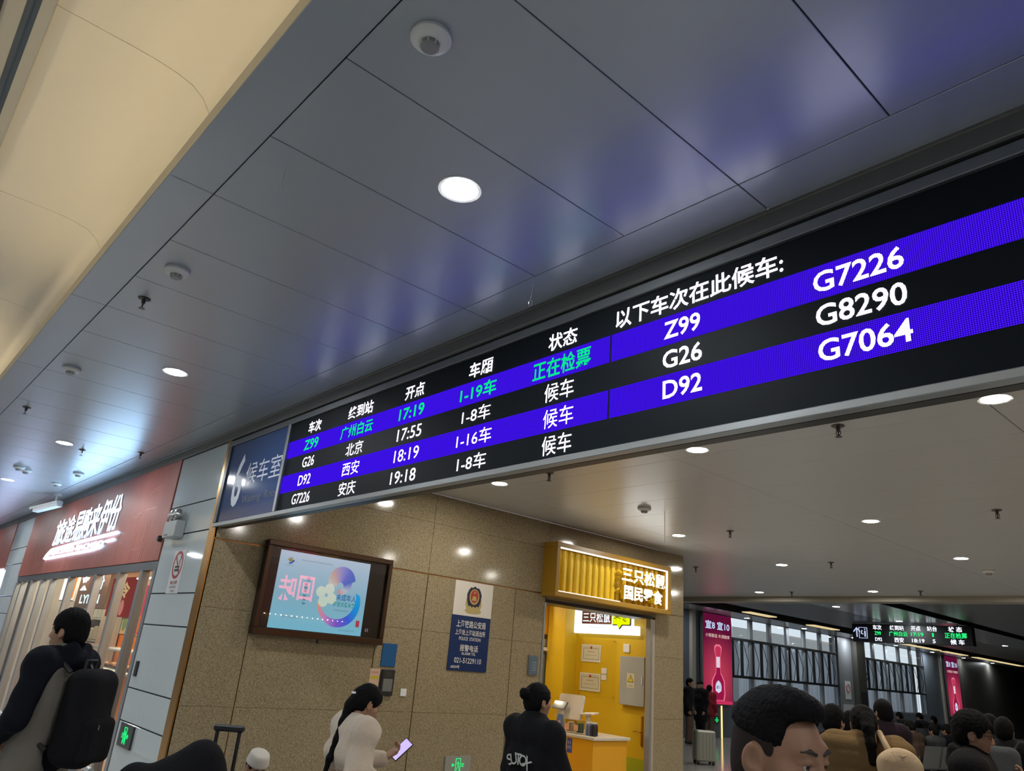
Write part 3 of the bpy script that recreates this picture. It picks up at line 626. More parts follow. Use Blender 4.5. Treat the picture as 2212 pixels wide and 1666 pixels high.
# ================================================================ NOTICES ON THE GRANITE WALL
XP = XW+.001
t = root('police_notice', 'tall white and navy police station notice with emblem on the granite wall', 'sign', (XP,6.74,1.512))
PY0, PY1 = 6.398, 7.082
up = part('white_field', B(XP,XP+.012,PY0,PY1,2.222,2.680,c=.001), mat('notice cream', (.66,.61,.54), .3), t)
lo = part('navy_field', B(XP,XP+.012,PY0,PY1,1.512,2.222,c=.001), mat('notice navy', (.012,.028,.10), .25), t)
M_NW = mat('notice lettering', (.62,.60,.55), .4)
for body, v, w, h in (('上海铁路公安局',2.115,.52,.095),('上海处上海站派出所',2.005,.53,.075),('POLICE  STATION',1.925,.38,.045),('报警电话',1.805,.32,.085),('ALARM TEL',1.735,.25,.036),('021-51229110',1.645,.47,.068),('60034号',1.560,.15,.042)):
    y = 6.74 if body[0] != '6' else 6.53
    part('lettering', text_mb(body, (XP+.0125,y,v), EY, EZ, w=w, h=h, bold=.012), M_NW, lo)
M_GOLD = mat('emblem gold', (.42,.33,.12), .4); M_EMN = mat('emblem navy', (.015,.012,.03), .4); M_EMR = mat('emblem red', (.38,.03,.02), .4)
E0 = (XP+.0125,6.745,2.455)
wing = [(-.13,.0),(-.145,-.08),(-.12,-.135),(-.15,-.165),(-.11,-.19),(-.04,-.20),(0,-.195),(.04,-.20),(.11,-.19),(.15,-.165),(.12,-.135),(.145,-.08),(.13,.0),(.09,.03),(-.09,.03)]
part('emblem_wings', MB().prism(wing, E0, EY, EZ, .002), M_GOLD, up)
sh = [(0,.175),(.04,.15),(.07,.155),(.105,.115),(.13,.06),(.125,.0),(.115,-.05),(.09,-.10),(.05,-.095),(.03,-.115),(0,-.095),(-.03,-.115),(-.05,-.095),(-.09,-.10),(-.115,-.05),(-.125,.0),(-.13,.06),(-.105,.115),(-.07,.155),(-.04,.15)]
shp = part('emblem_shield', MB().prism(sh, Vector(E0)+Vector((.002,0,0)), EY, EZ, .002), M_EMN, up)
part('emblem_ring', MB().prism([(a*.088,b*.105+.03) for a,b in circle(1,28)], Vector(E0)+Vector((.004,0,0)), EY, EZ, .001), M_GOLD, shp)
part('emblem_disc', MB().prism([(a*.070,b*.085+.035) for a,b in circle(1,28)], Vector(E0)+Vector((.005,0,0)), EY, EZ, .001), M_EMR, shp)
st = []
for i in range(10): a = math.pi/2+i*math.pi/5; r = .022 if i % 2 == 0 else .009; st.append((r*math.cos(a), .085+r*math.sin(a)))
part('emblem_star', MB().prism(st, Vector(E0)+Vector((.006,0,0)), EY, EZ, .001), M_GOLD, shp)
part('emblem_gate', MB().prism([(-.04,-.02),(.04,-.02),(.04,.0),(.03,.005),(.03,.02),(.04,.022),(.0,.045),(-.04,.022),(-.03,.02),(-.03,.005),(-.04,.0)], Vector(E0)+Vector((.006,0,0)), EY, EZ, .001), M_GOLD, shp)
thing('blue_plate', B(XP,XP+.01,5.365,5.578,1.50,1.772,c=.002), mat('plain blue', (.006,.085,.23), .35), 'plain blue plate on the granite wall below the television corner', 'sign')
t = root('access_reader', 'black access control reader under the blue plate on the granite wall', 'card reader', (XP,5.485,1.165))
part('case', B(XP,XP+.035,5.388,5.585,1.165,1.468,c=.012), M_BLACK, t); part('keypad', B(XP+.033,XP+.037,5.418,5.555,1.215,1.36,c=.003), mat('keypad grey', (.16,.165,.155), .3), t); part('display', B(XP+.033,XP+.037,5.43,5.545,1.375,1.44,c=.002), mat('reader display', (.05,.05,.04), .15), t)
t = root('pink_notice', 'pink and yellow paper notice beside the black access reader', 'notice', (XP,5.305,1.275))
pp = part('paper', B(XP,XP+.002,5.236,5.376,1.20,1.468), mat('pink paper', (.60,.40,.30), .6), t)
part('band', B(XP+.002,XP+.0026,5.250,5.362,1.345,1.385), mat('yellow band', (.55,.42,.03), .5), pp); part('fine_print', marks((XP+.0026,5.306,1.425), EY, EZ, 5, .10, .026), M_REDP, pp)
thing('light_switch', B(XP,XP+.012,5.708,5.802,1.165,1.255,c=.006), M_WHITE, 'small white light switch right of the access reader', 'switch')
t = root('door_plaque', 'small blue grey plaque on the granite beside the yellow shop door', 'sign', (XP,7.965,1.52))
part('frame', B(XP,XP+.02,7.872,8.058,1.522,1.795,c=.004), M_GREY, t); pq = part('plate', B(XP+.018,XP+.022,7.892,8.040,1.545,1.775), mat('plaque blue', (.10,.15,.19), .3), t)
for i, z in enumerate((1.70,1.665,1.63,1.595)): part('fine_print', marks((XP+.0226,7.985,z), EY, EZ, 4, .075, .018), M_NW, pq)

# ================================================================ ORANGE SHOP BEHIND THE LEFT GLASS
M_OR = mat('orange panel', (.80,.20,.015), .4); M_ORL = mat('pale orange wall', (.62,.42,.26), .6); M_SHOPF = mat('shop floor', (.50,.45,.38), .2)
struct('wall_orange_shop_back', B(-19.3,-8.76,4.75,4.85,FL,3.2), M_ORL)
struct('wall_orange_shop_left', B(-19.4,-19.3,3.3,4.85,FL,3.2), mat('shop side wall', (.55,.55,.50), .6))
struct('wall_orange_shop_right', B(-10.0,-9.9,3.3,4.75,FL,3.2), M_ORL)
struct('ceiling_orange_shop', B(-19.3,-9.9,3.12,4.75,2.98,3.05), mat('shop ceiling', (.72,.32,.10), .5))
struct('floor_orange_shop', B(-19.3,-10.0,3.10,4.75,FL,FL+.01), M_SHOPF)
for i, (x,y) in enumerate(((-18.2,3.6),(-16.6,3.6),(-15.0,3.6),(-13.4,3.6),(-11.8,3.6),(-10.6,3.6))):
    downlight(x, y, 2.98, 'warm downlight in the orange shop ceiling', 'orange shop downlights', .10, E_WW)
# back fascia in the shop: orange counter front, panels
def fpx(px, py, Y): return on_y(px, py, Y)
YS = 3.80
def shopbox(name, px0, px1, py0, py1, Y, dep, m, label, cat, group=None, c=.01):
    a, b = fpx(px0, (py0+py1)/2, Y), fpx(px1, (py0+py1)/2, Y); xm = (px0+px1)/2; zt, zb = fpx(xm, py0, Y)[2], fpx(xm, py1, Y)[2]
    return thing(name, B(a[0],b[0],Y,Y+dep,zb,zt,c=c), m, label, cat, group)
# orange service counter with tray cabinet
t = root('food_counter', 'orange food counter with lit glass display inside the left shop', 'counter', (-13.6,5.9,FL))
x0, x1 = -17.2, -10.05
part('front_panel', B(x0,x1,YS,YS+.05,FL+.01,.98,c=.01), M_OR, t); part('worktop', B(x0-.03,x1,YS-.04,YS+.45,.98,1.02,c=.006), mat('steel top', (.55,.55,.53), .3, .7), t)
part('display_case', B(x0,x1,YS+.05,YS+.42,1.30,1.34,c=.004), M_WHITE, t)
part('case_glass', B(x0,x1,YS+.02,YS+.026,1.02,1.32), GLASS, t)
part('case_light', B(x0+.05,x1-.05,YS+.25,YS+.29,1.285,1.298), emit('case tube', (1.,.85,.6), 14.), t)
foods = random.Random(7)
for i in range(24):
    x = x1-.22-.29*i
    if x < x0+.1: break
    tr = root('food_tray', f'{ORD[i]} metal tray of snacks from the right in the lit counter', 'food tray', (x,YS+.25,1.02), group='snack trays in the lit counter')
    part('tray', MB().box(x-.12,x+.12,YS+.10,YS+.42,1.021,1.03).box(x-.12,x-.112,YS+.10,YS+.42,1.03,1.07).box(x+.112,x+.12,YS+.10,YS+.42,1.03,1.07), M_CHROME, tr)
    mb = MB()
    for k in range(9): a, b = x+foods.uniform(-.08,.08), YS+foods.uniform(.14,.38); mb.lathe([(.004,-.02),(.03,-.012),(.034,0),(.02,.018),(.004,.022)], (a,b,1.055+foods.uniform(0,.03)), 8)
    part('snacks', mb, [mat('snack brown', (.45,.22,.08), .5), mat('snack tan', (.60,.42,.22), .5), mat('snack red', (.50,.12,.05), .4)][i % 3], tr, True)['kind'] = 'stuff'
# orange wall band + menu panels on the back wall
t = root('menu_wall', 'orange menu wall with pale poster strip inside the left shop', 'wall panel', (-13,4.70,1.0))
part('orange_band', B(-19.2,-10.05,4.66,4.745,FL+.02,1.55,c=.005), M_OR, t)
ps = part('poster_strip', B(-19.2,-10.05,4.64,4.745,1.55,1.95,c=.004), mat('poster strip', (.60,.48,.26), .5), t)
for i in range(13):
    x = -18.9+.65*i; part('picture', MB().lathe([(.002,-.004),(.11,-.002),(.13,0),(.002,.001)], (x+.2,4.636,1.74), 16, axis='y'), [mat('dish a', (.35,.30,.10), .5), mat('dish b', (.15,.30,.14), .5)][i % 2], ps)
sh = part('shelf_canopy', B(-19.2,-10.05,4.45,4.745,2.02,2.13,c=.02), mat('canopy', (.60,.45,.22), .5), t)
# lit shop name inside
E_CY = emit('cyan white letter', (.55,.85,1.), 2.6)
t = root('inner_shop_sign', 'glowing white and cyan shop name sign inside the left shop', 'sign', (-13.5,3.7,2.1))
YI = 3.70
a = fpx(160,1300,YI); b = fpx(222,1296,YI)
bk = part('backing', B(a[0]+.05,b[0]+.15,YI,YI+.06,1.95,2.62,c=.008).box(a[0]+.3,a[0]+.32,YI+.02,YI+.04,2.62,2.98).box(b[0]-.1,b[0]-.08,YI+.02,YI+.04,2.62,2.98), mat('sign backing', (.20,.13,.09), .5), t)
part('lettering', text_mb('来', (fpx(174,1296,YI)[0],YI-.004,2.42), EX, EZ, w=.60, h=.28, bold=.02), E_LETTER, bk)
part('lettering', text_mb('份', (fpx(206,1297,YI)[0],YI-.004,2.42), EX, EZ, w=.60, h=.28, bold=.01), E_CY, bk)
part('lettering', text_mb('LYFEN', (fpx(188,1312,YI)[0],YI-.004,2.12), EX, EZ, w=1.35, h=.16, bold=.015), E_CY, bk)
a = fpx(140,1298,YI); b = fpx(160,1298,YI)
t = root('picture_lightbox', 'bright orange and white lightbox inside the left shop', 'lightbox', (a[0],YI,2.1))
part('case', B(a[0]-.6,b[0]-.15,YI+.01,YI+.08,2.08,2.62,c=.008).box(a[0]-.4,a[0]-.38,YI+.03,YI+.05,2.62,2.98), M_WHITE, t); part('face', B(a[0]-.57,b[0]-.18,YI+.003,YI+.012,2.11,2.59), emit('lightbox white', (1,.9,.75), 2.2), t); part('panel', B((a[0]+b[0])/2-.1,b[0]-.2,YI,YI+.004,2.13,2.57), emit('lightbox orange', (1,.25,.02), 1.6), t)
YQ = 3.55
a = fpx(237,1300,YQ); b = fpx(275,1300,YQ)
t = root('red_menu_board', 'dark red menu board with cream characters inside the left shop', 'menu board', (a[0],YQ,2.0))
bk = part('board', B(a[0]-.1,b[0]+.12,YQ,YQ+.05,1.83,2.44,c=.006).box(a[0]+.1,a[0]+.12,YQ+.02,YQ+.04,2.44,2.98), emit('menu red', (.22,.025,.02), 1.0), t)
part('lettering', text_mb('司令', ((a[0]+b[0])/2,YQ-.002,2.24), EX, EZ, w=(b[0]-a[0])*.95, h=.26, bold=.03), emit('menu cream', (.62,.48,.22), 1.), bk)
for i in range(2):
    x = a[0]+(b[0]-a[0])*(.3+.45*i); part('medallion', MB().lathe([(.002,-.004),(.11,-.003),(.12,0),(.002,.002)], (x,YQ-.002,1.97), 18, axis='y'), emit('menu pink', (.55,.20,.16), 1.), bk)
a = fpx(292,1305,YQ); b = fpx(322,1305,YQ)
t = root('pink_menu_board', 'bright pink lit menu board near the white pier inside the left shop', 'menu board', (a[0],YQ,1.7))
bk = part('board', B(a[0]-.05,b[0]+.3,YQ,YQ+.05,1.60,2.30,c=.006).box(a[0]+.1,a[0]+.12,YQ+.02,YQ+.04,2.30,2.98), emit('menu magenta', (.60,.06,.10), 1.0), t)
random.seed(3)
for i in range(5): part('food_picture', MB().lathe([(.002,-.004),(.10,-.002),(.12,0),(.002,.001)], (a[0]+.12+.15*i,YQ-.002,1.75+.10*(i%2)), 14, axis='y'), emit('food red', (.65,.14,.05), 1.), bk)
part('string_lights', MB().tube([(a[0],YQ-.06,2.40),(a[0]+.3,YQ-.06,2.37),(b[0]+.3,YQ-.06,2.42)],.012,6), emit('string white', (1,.95,.85), 6.), bk)
# left bay shelf columns seen through the left panes
for i, x in enumerate((-18.6,-17.45)):
    t = root('snack_shelf', ['tall pale snack shelf at the far left of the shop','tall pale snack shelf second from the left in the shop'][i], 'shelf', (x,4.3,FL), group='snack shelves')
    M_SH = mat('shelf pale', (.50,.48,.42), .5)
    part('back', B(x-.5,x+.5,4.58,4.63,FL+.01,2.2,c=.005), M_SH, t); part('side', B(x-.5,x-.47,4.25,4.58,FL+.01,2.2), M_SH, t); part('side', B(x+.47,x+.5,4.25,4.58,FL+.01,2.2), M_SH, t)
    for k in range(5):
        part('shelf_board', B(x-.47,x+.47,4.25,4.58,.1+.42*k,.125+.42*k), M_SH, t)
        part('goods', MB().box(x-.42,x-.12,4.3,4.55,.125+.42*k,.36+.42*k,c=.02).box(x-.08,x+.14,4.3,4.55,.125+.42*k,.40+.42*k,c=.02).box(x+.18,x+.42,4.3,4.55,.125+.42*k,.34+.42*k,c=.02), mat(f'goods {k%3}', [(.45,.40,.30),(.40,.42,.36),(.48,.30,.22)][k%3], .5), t)

# ================================================================ YELLOW SNACK SHOP
M_YEL = mat('yellow wall', (.66,.42,.012), .45); M_YOR = mat('amber laminate', (.75,.36,.01), .4); M_LIME = mat('lime panel', (.36,.40,.01), .45)
struct('wall_shop_side', B(-10.9,-8.48,11.2,11.3,FL,3.0), M_YEL)
struct('wall_shop_back', B(-12.6,-12.5,7.5,11.3,FL,3.0), M_YEL)
struct('wall_shop_near', B(-12.6,-8.76,7.4,7.5,FL,3.0), M_YEL)
struct('ceiling_shop', B(-12.6,-8.76,7.4,11.3,2.95,3.0), mat('yellow ceiling', (.60,.45,.10), .5))
struct('floor_shop', B(-12.5,-8.4,7.5,11.2,FL,FL+.01), M_SHOPF)
for x, y in ((-9.6,8.6),(-9.6,10.2),(-11.3,9.3),(-11.3,10.6)): downlight(x, y, 2.95, 'downlight in the yellow shop ceiling', 'yellow shop downlights', .07, E_WW)
# tall cabinet block left + fridge
t = root('tall_cabinet', 'tall amber cabinet block with a niche inside the yellow shop', 'cabinet', (-11.3,10.9,FL))
part('body', B(-11.0,-10.52,10.86,11.195,FL+.01,2.94,c=.004), M_YEL, t); thing('overhead_cabinet', B(-12.4,-11.02,10.75,11.195,2.25,2.94,c=.004), M_YOR, 'amber overhead cabinet door above the fridge niche', 'cabinet')
t = root('fridge', 'grey steel fridge with a yellow picture panel inside the yellow shop', 'fridge', (-11.4,10.9,FL))
part('body', B(-12.0,-11.08,10.7,11.19,FL+.02,1.90,c=.015), mat('steel fridge', (.48,.47,.45), .3, .5), t); part('picture_panel', B(-11.9,-11.15,10.69,10.702,1.42,1.84,c=.002), mat('fridge picture', (.75,.50,.08), .4), t)
part('door_seam', B(-12.0,-11.08,10.692,10.70,1.37,1.39), M_BLACK, t); part('notice', B(-11.4,-11.22,10.692,10.70,1.0,1.28), M_WHITE, t); part('cap_shelf', B(-12.1,-10.98,10.62,11.19,1.93,2.0,c=.004), M_WHITE, t)
thing('socket_box', B(-11.35,-11.2,10.98,11.05,2.02,2.16,c=.006), M_WHITE, 'white socket box with cable above the fridge', 'socket')
# lightbox sign in the shop
t = root('lightbox_sign', 'white lightbox with shop name hanging on the yellow side wall', 'lightbox', (-9.75,11.1,2.30))
lb = part('face', B(-10.535,-9.10,11.10,11.195,2.47,2.88,c=.004), emit('lightbox face', (.88,.95,1.), 1.35), t); lb2 = part('face', B(-10.535,-8.955,11.10,11.195,2.31,2.47,c=.004), emit('lightbox face', (.88,.95,1.), 1.35), t)
pl = part('name_plate', B(-10.31,-9.56,11.085,11.10,2.485,2.72,c=.004), mat('name plate brown', (.16,.05,.035), .4), t)
part('lettering', text_mb('三只松鼠', (-9.935,11.083,2.605), EX, EZ, w=.69, h=.185, bold=.015), emit('plate letter', (.85,.95,1.), 1.2), pl)
bub = [(-.22,-.12),(-.10,-.12),(-.05,-.19),(.02,-.12),(.21,-.12),(.22,-.10),(.22,.16),(-.22,.16)]
bb = part('speech_bubble', MB().prism(bub, (-9.31,11.085,2.59), EX, EZ, -.012), mat('bubble shadow', (.06,.06,.06), .5), t)
part('bubble_face', MB().prism([(a*.94-.012,b*.94+.012) for a,b in bub], (-9.31,11.084,2.59), EX, EZ, .004), emit('bubble yellow', (.85,.95,.0), 1.), bb)
part('lettering', text_mb('零食', (-9.325,11.079,2.615), EX, EZ, w=.34, h=.155, bold=.015), M_DARKP, bb)
part('lettering', text_mb('Three Squirrels', (-9.93,11.0985,2.425), EX, EZ, w=.40, h=.036), mat('grey fine print', (.45,.50,.52), .5), lb2)
# acrylic board with certificates
t = root('acrylic_board', 'clear acrylic notice board on the yellow wall', 'notice board', (-9.97,11.19,1.17))
part('sheet', B(-10.45,-9.50,11.180,11.184,1.175,2.235), glass('acrylic', (.985,.985,.975), .0, 1.4), t)
for x in (-10.40,-9.55):
    for z in (1.22,2.19): part('standoff', MB().cyl((x,11.174,z),(x,11.20,z),.010,n=8), M_CHROME, t)
M_CERT = mat('certificate paper', (.62,.58,.48), .5)
for i, (x0_,x1_,z0_,z1_) in enumerate(((-10.375,-9.885,1.80,2.11),(-10.39,-9.87,1.285,1.60))):
    t = root('certificate', ['upper framed certificate behind the acrylic board','lower framed certificate behind the acrylic board'][i], 'certificate', ((x0_+x1_)/2,11.19,z0_), group='framed certificates')
    part('frame', MB().box(x0_,x1_,11.186,11.196,z0_,z0_+.022).box(x0_,x1_,11.186,11.196,z1_-.022,z1_).box(x0_,x0_+.022,11.186,11.196,z0_+.022,z1_-.022).box(x1_-.022,x1_,11.186,11.196,z0_+.022,z1_-.022), M_WHITE, t)
    pc = part('paper', B(x0_+.02,x1_-.02,11.192,11.197,z0_+.02,z1_-.02), M_CERT, t)
    part('border', MB().box(x0_+.045,x1_-.045,11.1905,11.1922,z0_+.045,z0_+.05).box(x0_+.045,x1_-.045,11.1905,11.1922,z1_-.07,z1_-.065).box(x0_+.045,x0_+.05,11.1905,11.1922,z0_+.045,z1_-.065).box(x1_-.05,x1_-.045,11.1905,11.1922,z0_+.045,z1_-.065), M_DARKP, pc)
    part('crest', MB().lathe([(.002,-.003),(.026,-.001),(.028,0),(.002,.001)], ((x0_+x1_)/2,11.1915,z1_-.055), 12, axis='y'), M_EMR, pc)
    part('fine_print', marks(((x0_+x1_)/2,11.1915,z1_-.13), EX, EZ, 5, .18, .022), M_DARKP, pc); part('fine_print', marks(((x0_+x1_)/2,11.1915,z0_+.12), EX, EZ, 12, .3, .014), M_DARKP, pc)
for i, z in enumerate((1.61,1.50)): thing('paper_slip', B(-9.85,-9.72,11.188,11.19,z,z+.10), M_WHITE, ['upper','lower'][i]+' small white slip between the certificates and the grey box', 'notice', 'paper slips')
thing('wall_switch', B(-9.335,-9.185,11.175,11.199,2.01,2.155,c=.006), M_WHITE, 'white square switch above the grey electrical box', 'switch')
t = root('electrical_box', 'grey electrical cabinet with yellow warning triangle on the yellow wall', 'electrical box', (-9.0,11.15,1.13))
eb = part('door', B(-9.335,-8.77,11.10,11.195,1.13,1.945,c=.006), mat('box grey', (.36,.37,.37), .4), t)
part('handle', B(-8.83,-8.805,11.085,11.10,1.48,1.62,c=.004), M_WHITE, eb)
wl = part('warning_label', B(-9.16,-8.99,11.097,11.10,1.42,1.66), mat('label cream', (.62,.58,.42), .5), eb)
part('triangle_border', MB().prism([(-.072,-.06),(.072,-.06),(0,.07)], (-9.075,11.0968,1.57), EX, EZ, .001), M_DARKP, wl); part('triangle', MB().prism([(-.056,-.05),(.056,-.05),(0,.052)], (-9.075,11.0955,1.57), EX, EZ, .001), mat('warning yellow', (.75,.55,.02), .4), wl)
part('bolt', MB().prism([(-.008,-.035),(.012,.005),(0,.003),(.010,.035),(-.012,-.005),(.002,-.003)], (-9.075,11.0942,1.57), EX, EZ, .001), M_DARKP, wl); part('fine_print', marks((-9.075,11.0965,1.455), EX, EZ, 4, .11, .024), M_DARKP, wl)
# counter with till and goods
t = root('shop_counter', 'amber shop counter with a pale worktop inside the yellow shop', 'counter', (-9.0,9.95,FL))
zt = .68
part('front_panel', B(-9.95,-8.53,9.56,10.38,FL+.01,zt-.045,c=.004), M_YOR, t); part('worktop', B(-9.98,-8.49,9.53,10.42,zt-.045,zt,c=.005), mat('worktop pale', (.62,.56,.48), .3), t)
M_TILL = mat('till white', (.68,.62,.55), .35)
p = on_y(1222,1560,9.85)
t = root('cash_register', 'white point of sale terminal with tilted customer screen on the counter', 'cash register', (-9.50,9.85,zt))
part('stand', MB().lathe([(.10,0),(.10,.015),(.05,.03),(.042,.34),(.05,.36)], (-9.53,9.85,zt), 18), M_TILL, t, True)
sc_ = part('screen_body', MB().prism([(-.25,-.19),(.25,-.19),(.27,-.16),(.27,.17),(.24,.20),(-.24,.20),(-.27,.17),(-.27,-.16)], (-9.42,9.93,zt+.37), Vector((1,.05,0)).normalized(), Vector((0,.22,.97)).normalized(), -.04), M_TILL, t)
part('customer_display', MB().prism([(-.14,-.07),(.14,-.07),(.14,.07),(-.14,.07)], (-9.55,9.83,zt+.37), Vector((1,.05,0)).normalized(), Vector((0,.62,.78)).normalized(), .025), mat('display grey', (.10,.10,.10), .12), t)
t = root('scanner_stand', 'white flat scanner stand on the shop counter', 'scanner', (-9.0,10.0,zt))
part('column', MB().lathe([(.05,0),(.045,.02),(.04,.26),(.045,.28)], (-9.06,10.0,zt), 14), M_TILL, t, True); part('plate', MB().prism([(-.14,-.09),(.14,-.09),(.14,.09),(-.14,.09)], (-9.02,9.98,zt+.29), Vector((1,0,.08)).normalized(), Vector((0,1,.15)).normalized(), .02), M_TILL, t)
t = root('payment_stand', 'blue folded payment stand card on the counter', 'sign', (-9.36,9.62,zt))
part('card', MB().prism([(-.07,0),(.07,0),(.07,.24),(.05,.26),(-.05,.26),(-.07,.24)], (-9.36,9.60,zt), EX, Vector((0,.22,.97)).normalized(), -.006), mat('card blue', (.10,.18,.42), .4), t); part('back_card', MB().prism([(-.07,0),(.07,0),(.06,.25),(-.06,.25)], (-9.36,9.73,zt), EX, Vector((0,-.26,.96)).normalized(), .006), M_WHITE, t)
part('print', MB().prism([(-.03,.08),(.03,.08),(.03,.16),(-.03,.16)], (-9.36,9.5985,zt), EX, Vector((0,.22,.97)).normalized(), .001), mat('card peach', (.62,.38,.28), .5), t)
for i in range(2):
    x = -9.12+.20*i
    t = root('snack_tub', ['left clear tub of packets on the counter','right clear tub of packets on the counter'][i], 'tub', (x,9.66,zt), group='clear tubs')
    part('tub', MB().lathe([(.075,0),(.085,.02),(.09,.18),(.092,.20)], (x,9.66,zt), 18), glass('tub plastic', (.85,.85,.82), .1), t, True); part('label', B(x-.045,x+.045,9.562,9.57,zt+.05,zt+.14), mat('tub label', (.80,.42,.25), .5), t)
    part('contents', MB().box(x-.05,x+.0,9.62,9.70,zt+.02,zt+.16,c=.01).box(x+.005,x+.05,9.63,9.71,zt+.02,zt+.17,c=.01), [mat('packet tan', (.50,.36,.22), .5), mat('packet green', (.06,.12,.07), .5)][i], t)
for i in range(7):
    x = -8.80+.043*(i % 4)+.01*(i//4); y = 9.70+.085*(i//4)+.03*(i % 2)
    x = -8.78+.055*(i % 4); y = 9.68+.10*(i//4)
    t = root('drink_bottle', ['blue','blue','dark','dark'][i % 4]+' drink bottle on the counter corner, '+['front','back'][i//4]+' row, '+['leftmost','second from left','third from left','rightmost'][i % 4], 'bottle', (x,y,zt), group='drink bottles on the counter')
    part('bottle', MB().lathe([(.024,0),(.026,.01),(.026,.14),(.014,.17),(.012,.18)], (x,y,zt), 12), mat(['bottle blue','bottle dark'][i % 4 > 1], [(.16,.18,.30),(.03,.03,.035)][i % 4 > 1], .2), t, True); part('cap', MB().cyl((x,y,zt+.18),(x,y,zt+.20),.013,n=10), M_WHITE, t)
for i,(x,w,z0_,z1_,m_,l) in enumerate(((-9.155,.115,.34,.62,mat('sheet cream', (.62,.56,.48), .5),'cream price sheet on the counter front'),(-9.03,.11,.40,.61,mat('sheet blue', (.04,.08,.38), .5),'blue payment sheet on the counter front'))):
    t = root('counter_sheet', l, 'notice', (x,9.559,z0_)); pp = part('paper', B(x-w/2,x+w/2,9.556,9.5595,z0_,z1_), m_, t); part('fine_print', marks((x,9.5555,z1_-.06), EX, EZ, 2, .07, .05), M_DARKP if i == 0 else M_NW, pp); part('fine_print', marks((x,9.5555,z0_+.08), EX, EZ, 3, .09, .05), M_DARKP if i == 0 else M_NW, pp)
t = root('shop_door', 'yellow shop door leaf with a bronze lever handle', 'door', (-9.0,11.19,FL))
part('leaf', B(-9.35,-8.77,11.17,11.199,.30,1.05,c=.002), M_YEL, t); part('kick_panel', B(-9.35,-8.77,11.165,11.199,FL+.01,.30,c=.002), M_LIME, t)
h = part('lever_plate', B(-8.87,-8.83,11.15,11.17,.50,.98,c=.005), M_BRASS, t); part('lever', MB().tube([(-8.85,11.15,.72),(-8.85,11.11,.72),(-8.95,11.10,.735),(-8.99,11.105,.72)],.012,8), M_BRASS, h, True)
# projecting yellow sign over the door
t = root('snack_shop_sign', 'yellow box sign with fluted back and glowing white characters over the shop door', 'shop sign', (-8.2,9.5,2.655))
M_SGN = mat('sign amber metal', (.33,.175,.012), .35)
XF, a0, a1, z0, z1 = -8.05, 8.045, 10.885, 2.655, 3.458
part('rim', B(XW+.001,XF,a0,a1,z1-.075,z1,c=.004), M_SGN, t); part('rim', B(XW+.001,XF,a0,a1,z0,z0+.07,c=.004), M_SGN, t)
part('rim', B(XW+.001,XF,a0,a0+.07,z0+.07,z1-.075,c=.004), M_SGN, t); part('rim', B(XW+.001,XF,a1-.09,a1,z0+.07,z1-.075,c=.004), M_SGN, t)
M_FLU = mat('fluted yellow', (.72,.50,.02), .4)
back = part('back_panel', B(XW+.001,-8.30,a0+.07,a1-.09,z0+.07,z1-.075), M_FLU, t)
n = 19
for i in range(n):
    y = a0+.10+(a1-a0-.22)*i/(n-1); w = .045
    part('flute', MB().cyl((-8.298,y,z0+.072),(-8.298,y,z1-.077),w,n=10,cap=False), M_FLU, back, True)
E_EDGE = emit('sign edge light', (1.,.93,.80), 7.)
part('edge_light', B(-8.075,-8.058,a0+.08,a1-.10,z1-.092,z1-.076), E_EDGE, t); part('edge_light', B(-8.075,-8.058,a1-.118,a1-.098,z0+.085,z1-.092), E_EDGE, t); part('edge_light', B(-8.075,-8.06,a0+.08,a0+1.5,z0+.071,z0+.083), emit('sign edge peach', (1.,.75,.55), 2.5), t)
def sx(px, py): return on_x(px, py, -8.09)
for body, (pa, pb) in (('三只松鼠',((1345,1222),(1437,1270))),('国民零食',((1349,1263),(1431,1310)))):
    A, Bq = sx(*pa), sx(*pb); yc, w = (A[1]+Bq[1])/2, Bq[1]-A[1]
    zc = (3.185 if body[0] == '三' else 2.905)
    part('letter_row', text_mb(body, (-8.09,yc,zc), EY, EZ, w=w, h=.235, bold=.018), E_LETTER, t); part('letter_return', text_mb(body, (-8.17,yc,zc), EY, EZ, w=w*.99, h=.23, bold=.018, depth=.078), M_FLU, t)

# ================================================================ RIGHT PASSAGE WALL: NEON FASCIA (mirrored in the television)
t = root('neon_fascia', 'dark red neon fascia on the right passage wall, out of view', 'shop sign', (2.95,9.7,2.1))
part('fascia', B(2.93,3.0,8.3,11.2,2.35,3.6,c=.005), mat('fascia maroon', (.16,.012,.015), .4), t)
E_RN = emit('neon red', (1.,.05,.10), 12.)
part('lettering', text_mb('回', (2.925,9.77,3.08), NY, EZ, w=.46, h=.66, bold=.02), E_RN, t); part('lettering', text_mb('味', (2.925,9.22,3.03), NY, EZ, w=.50, h=.66, bold=.02), E_RN, t)
fl = MB()
for k in range(4): fl.prism([(a+.19*math.cos(k*math.pi/2+.4),b+.19*math.sin(k*math.pi/2+.4)) for a,b in circle(.150,18)], (2.925,10.42,2.98), NY, EZ, .004+.001*k)
part('flower_logo', fl, emit('neon yellow', (1.,.66,.02), 6.), t)
for i in range(18): part('bulb', MB().lathe([(.002,-.02),(.018,-.012),(.02,0),(.012,.012)], (2.90,8.4+.155*i,2.33), 10), emit('bulb', (1,.8,.5), 30.), t)

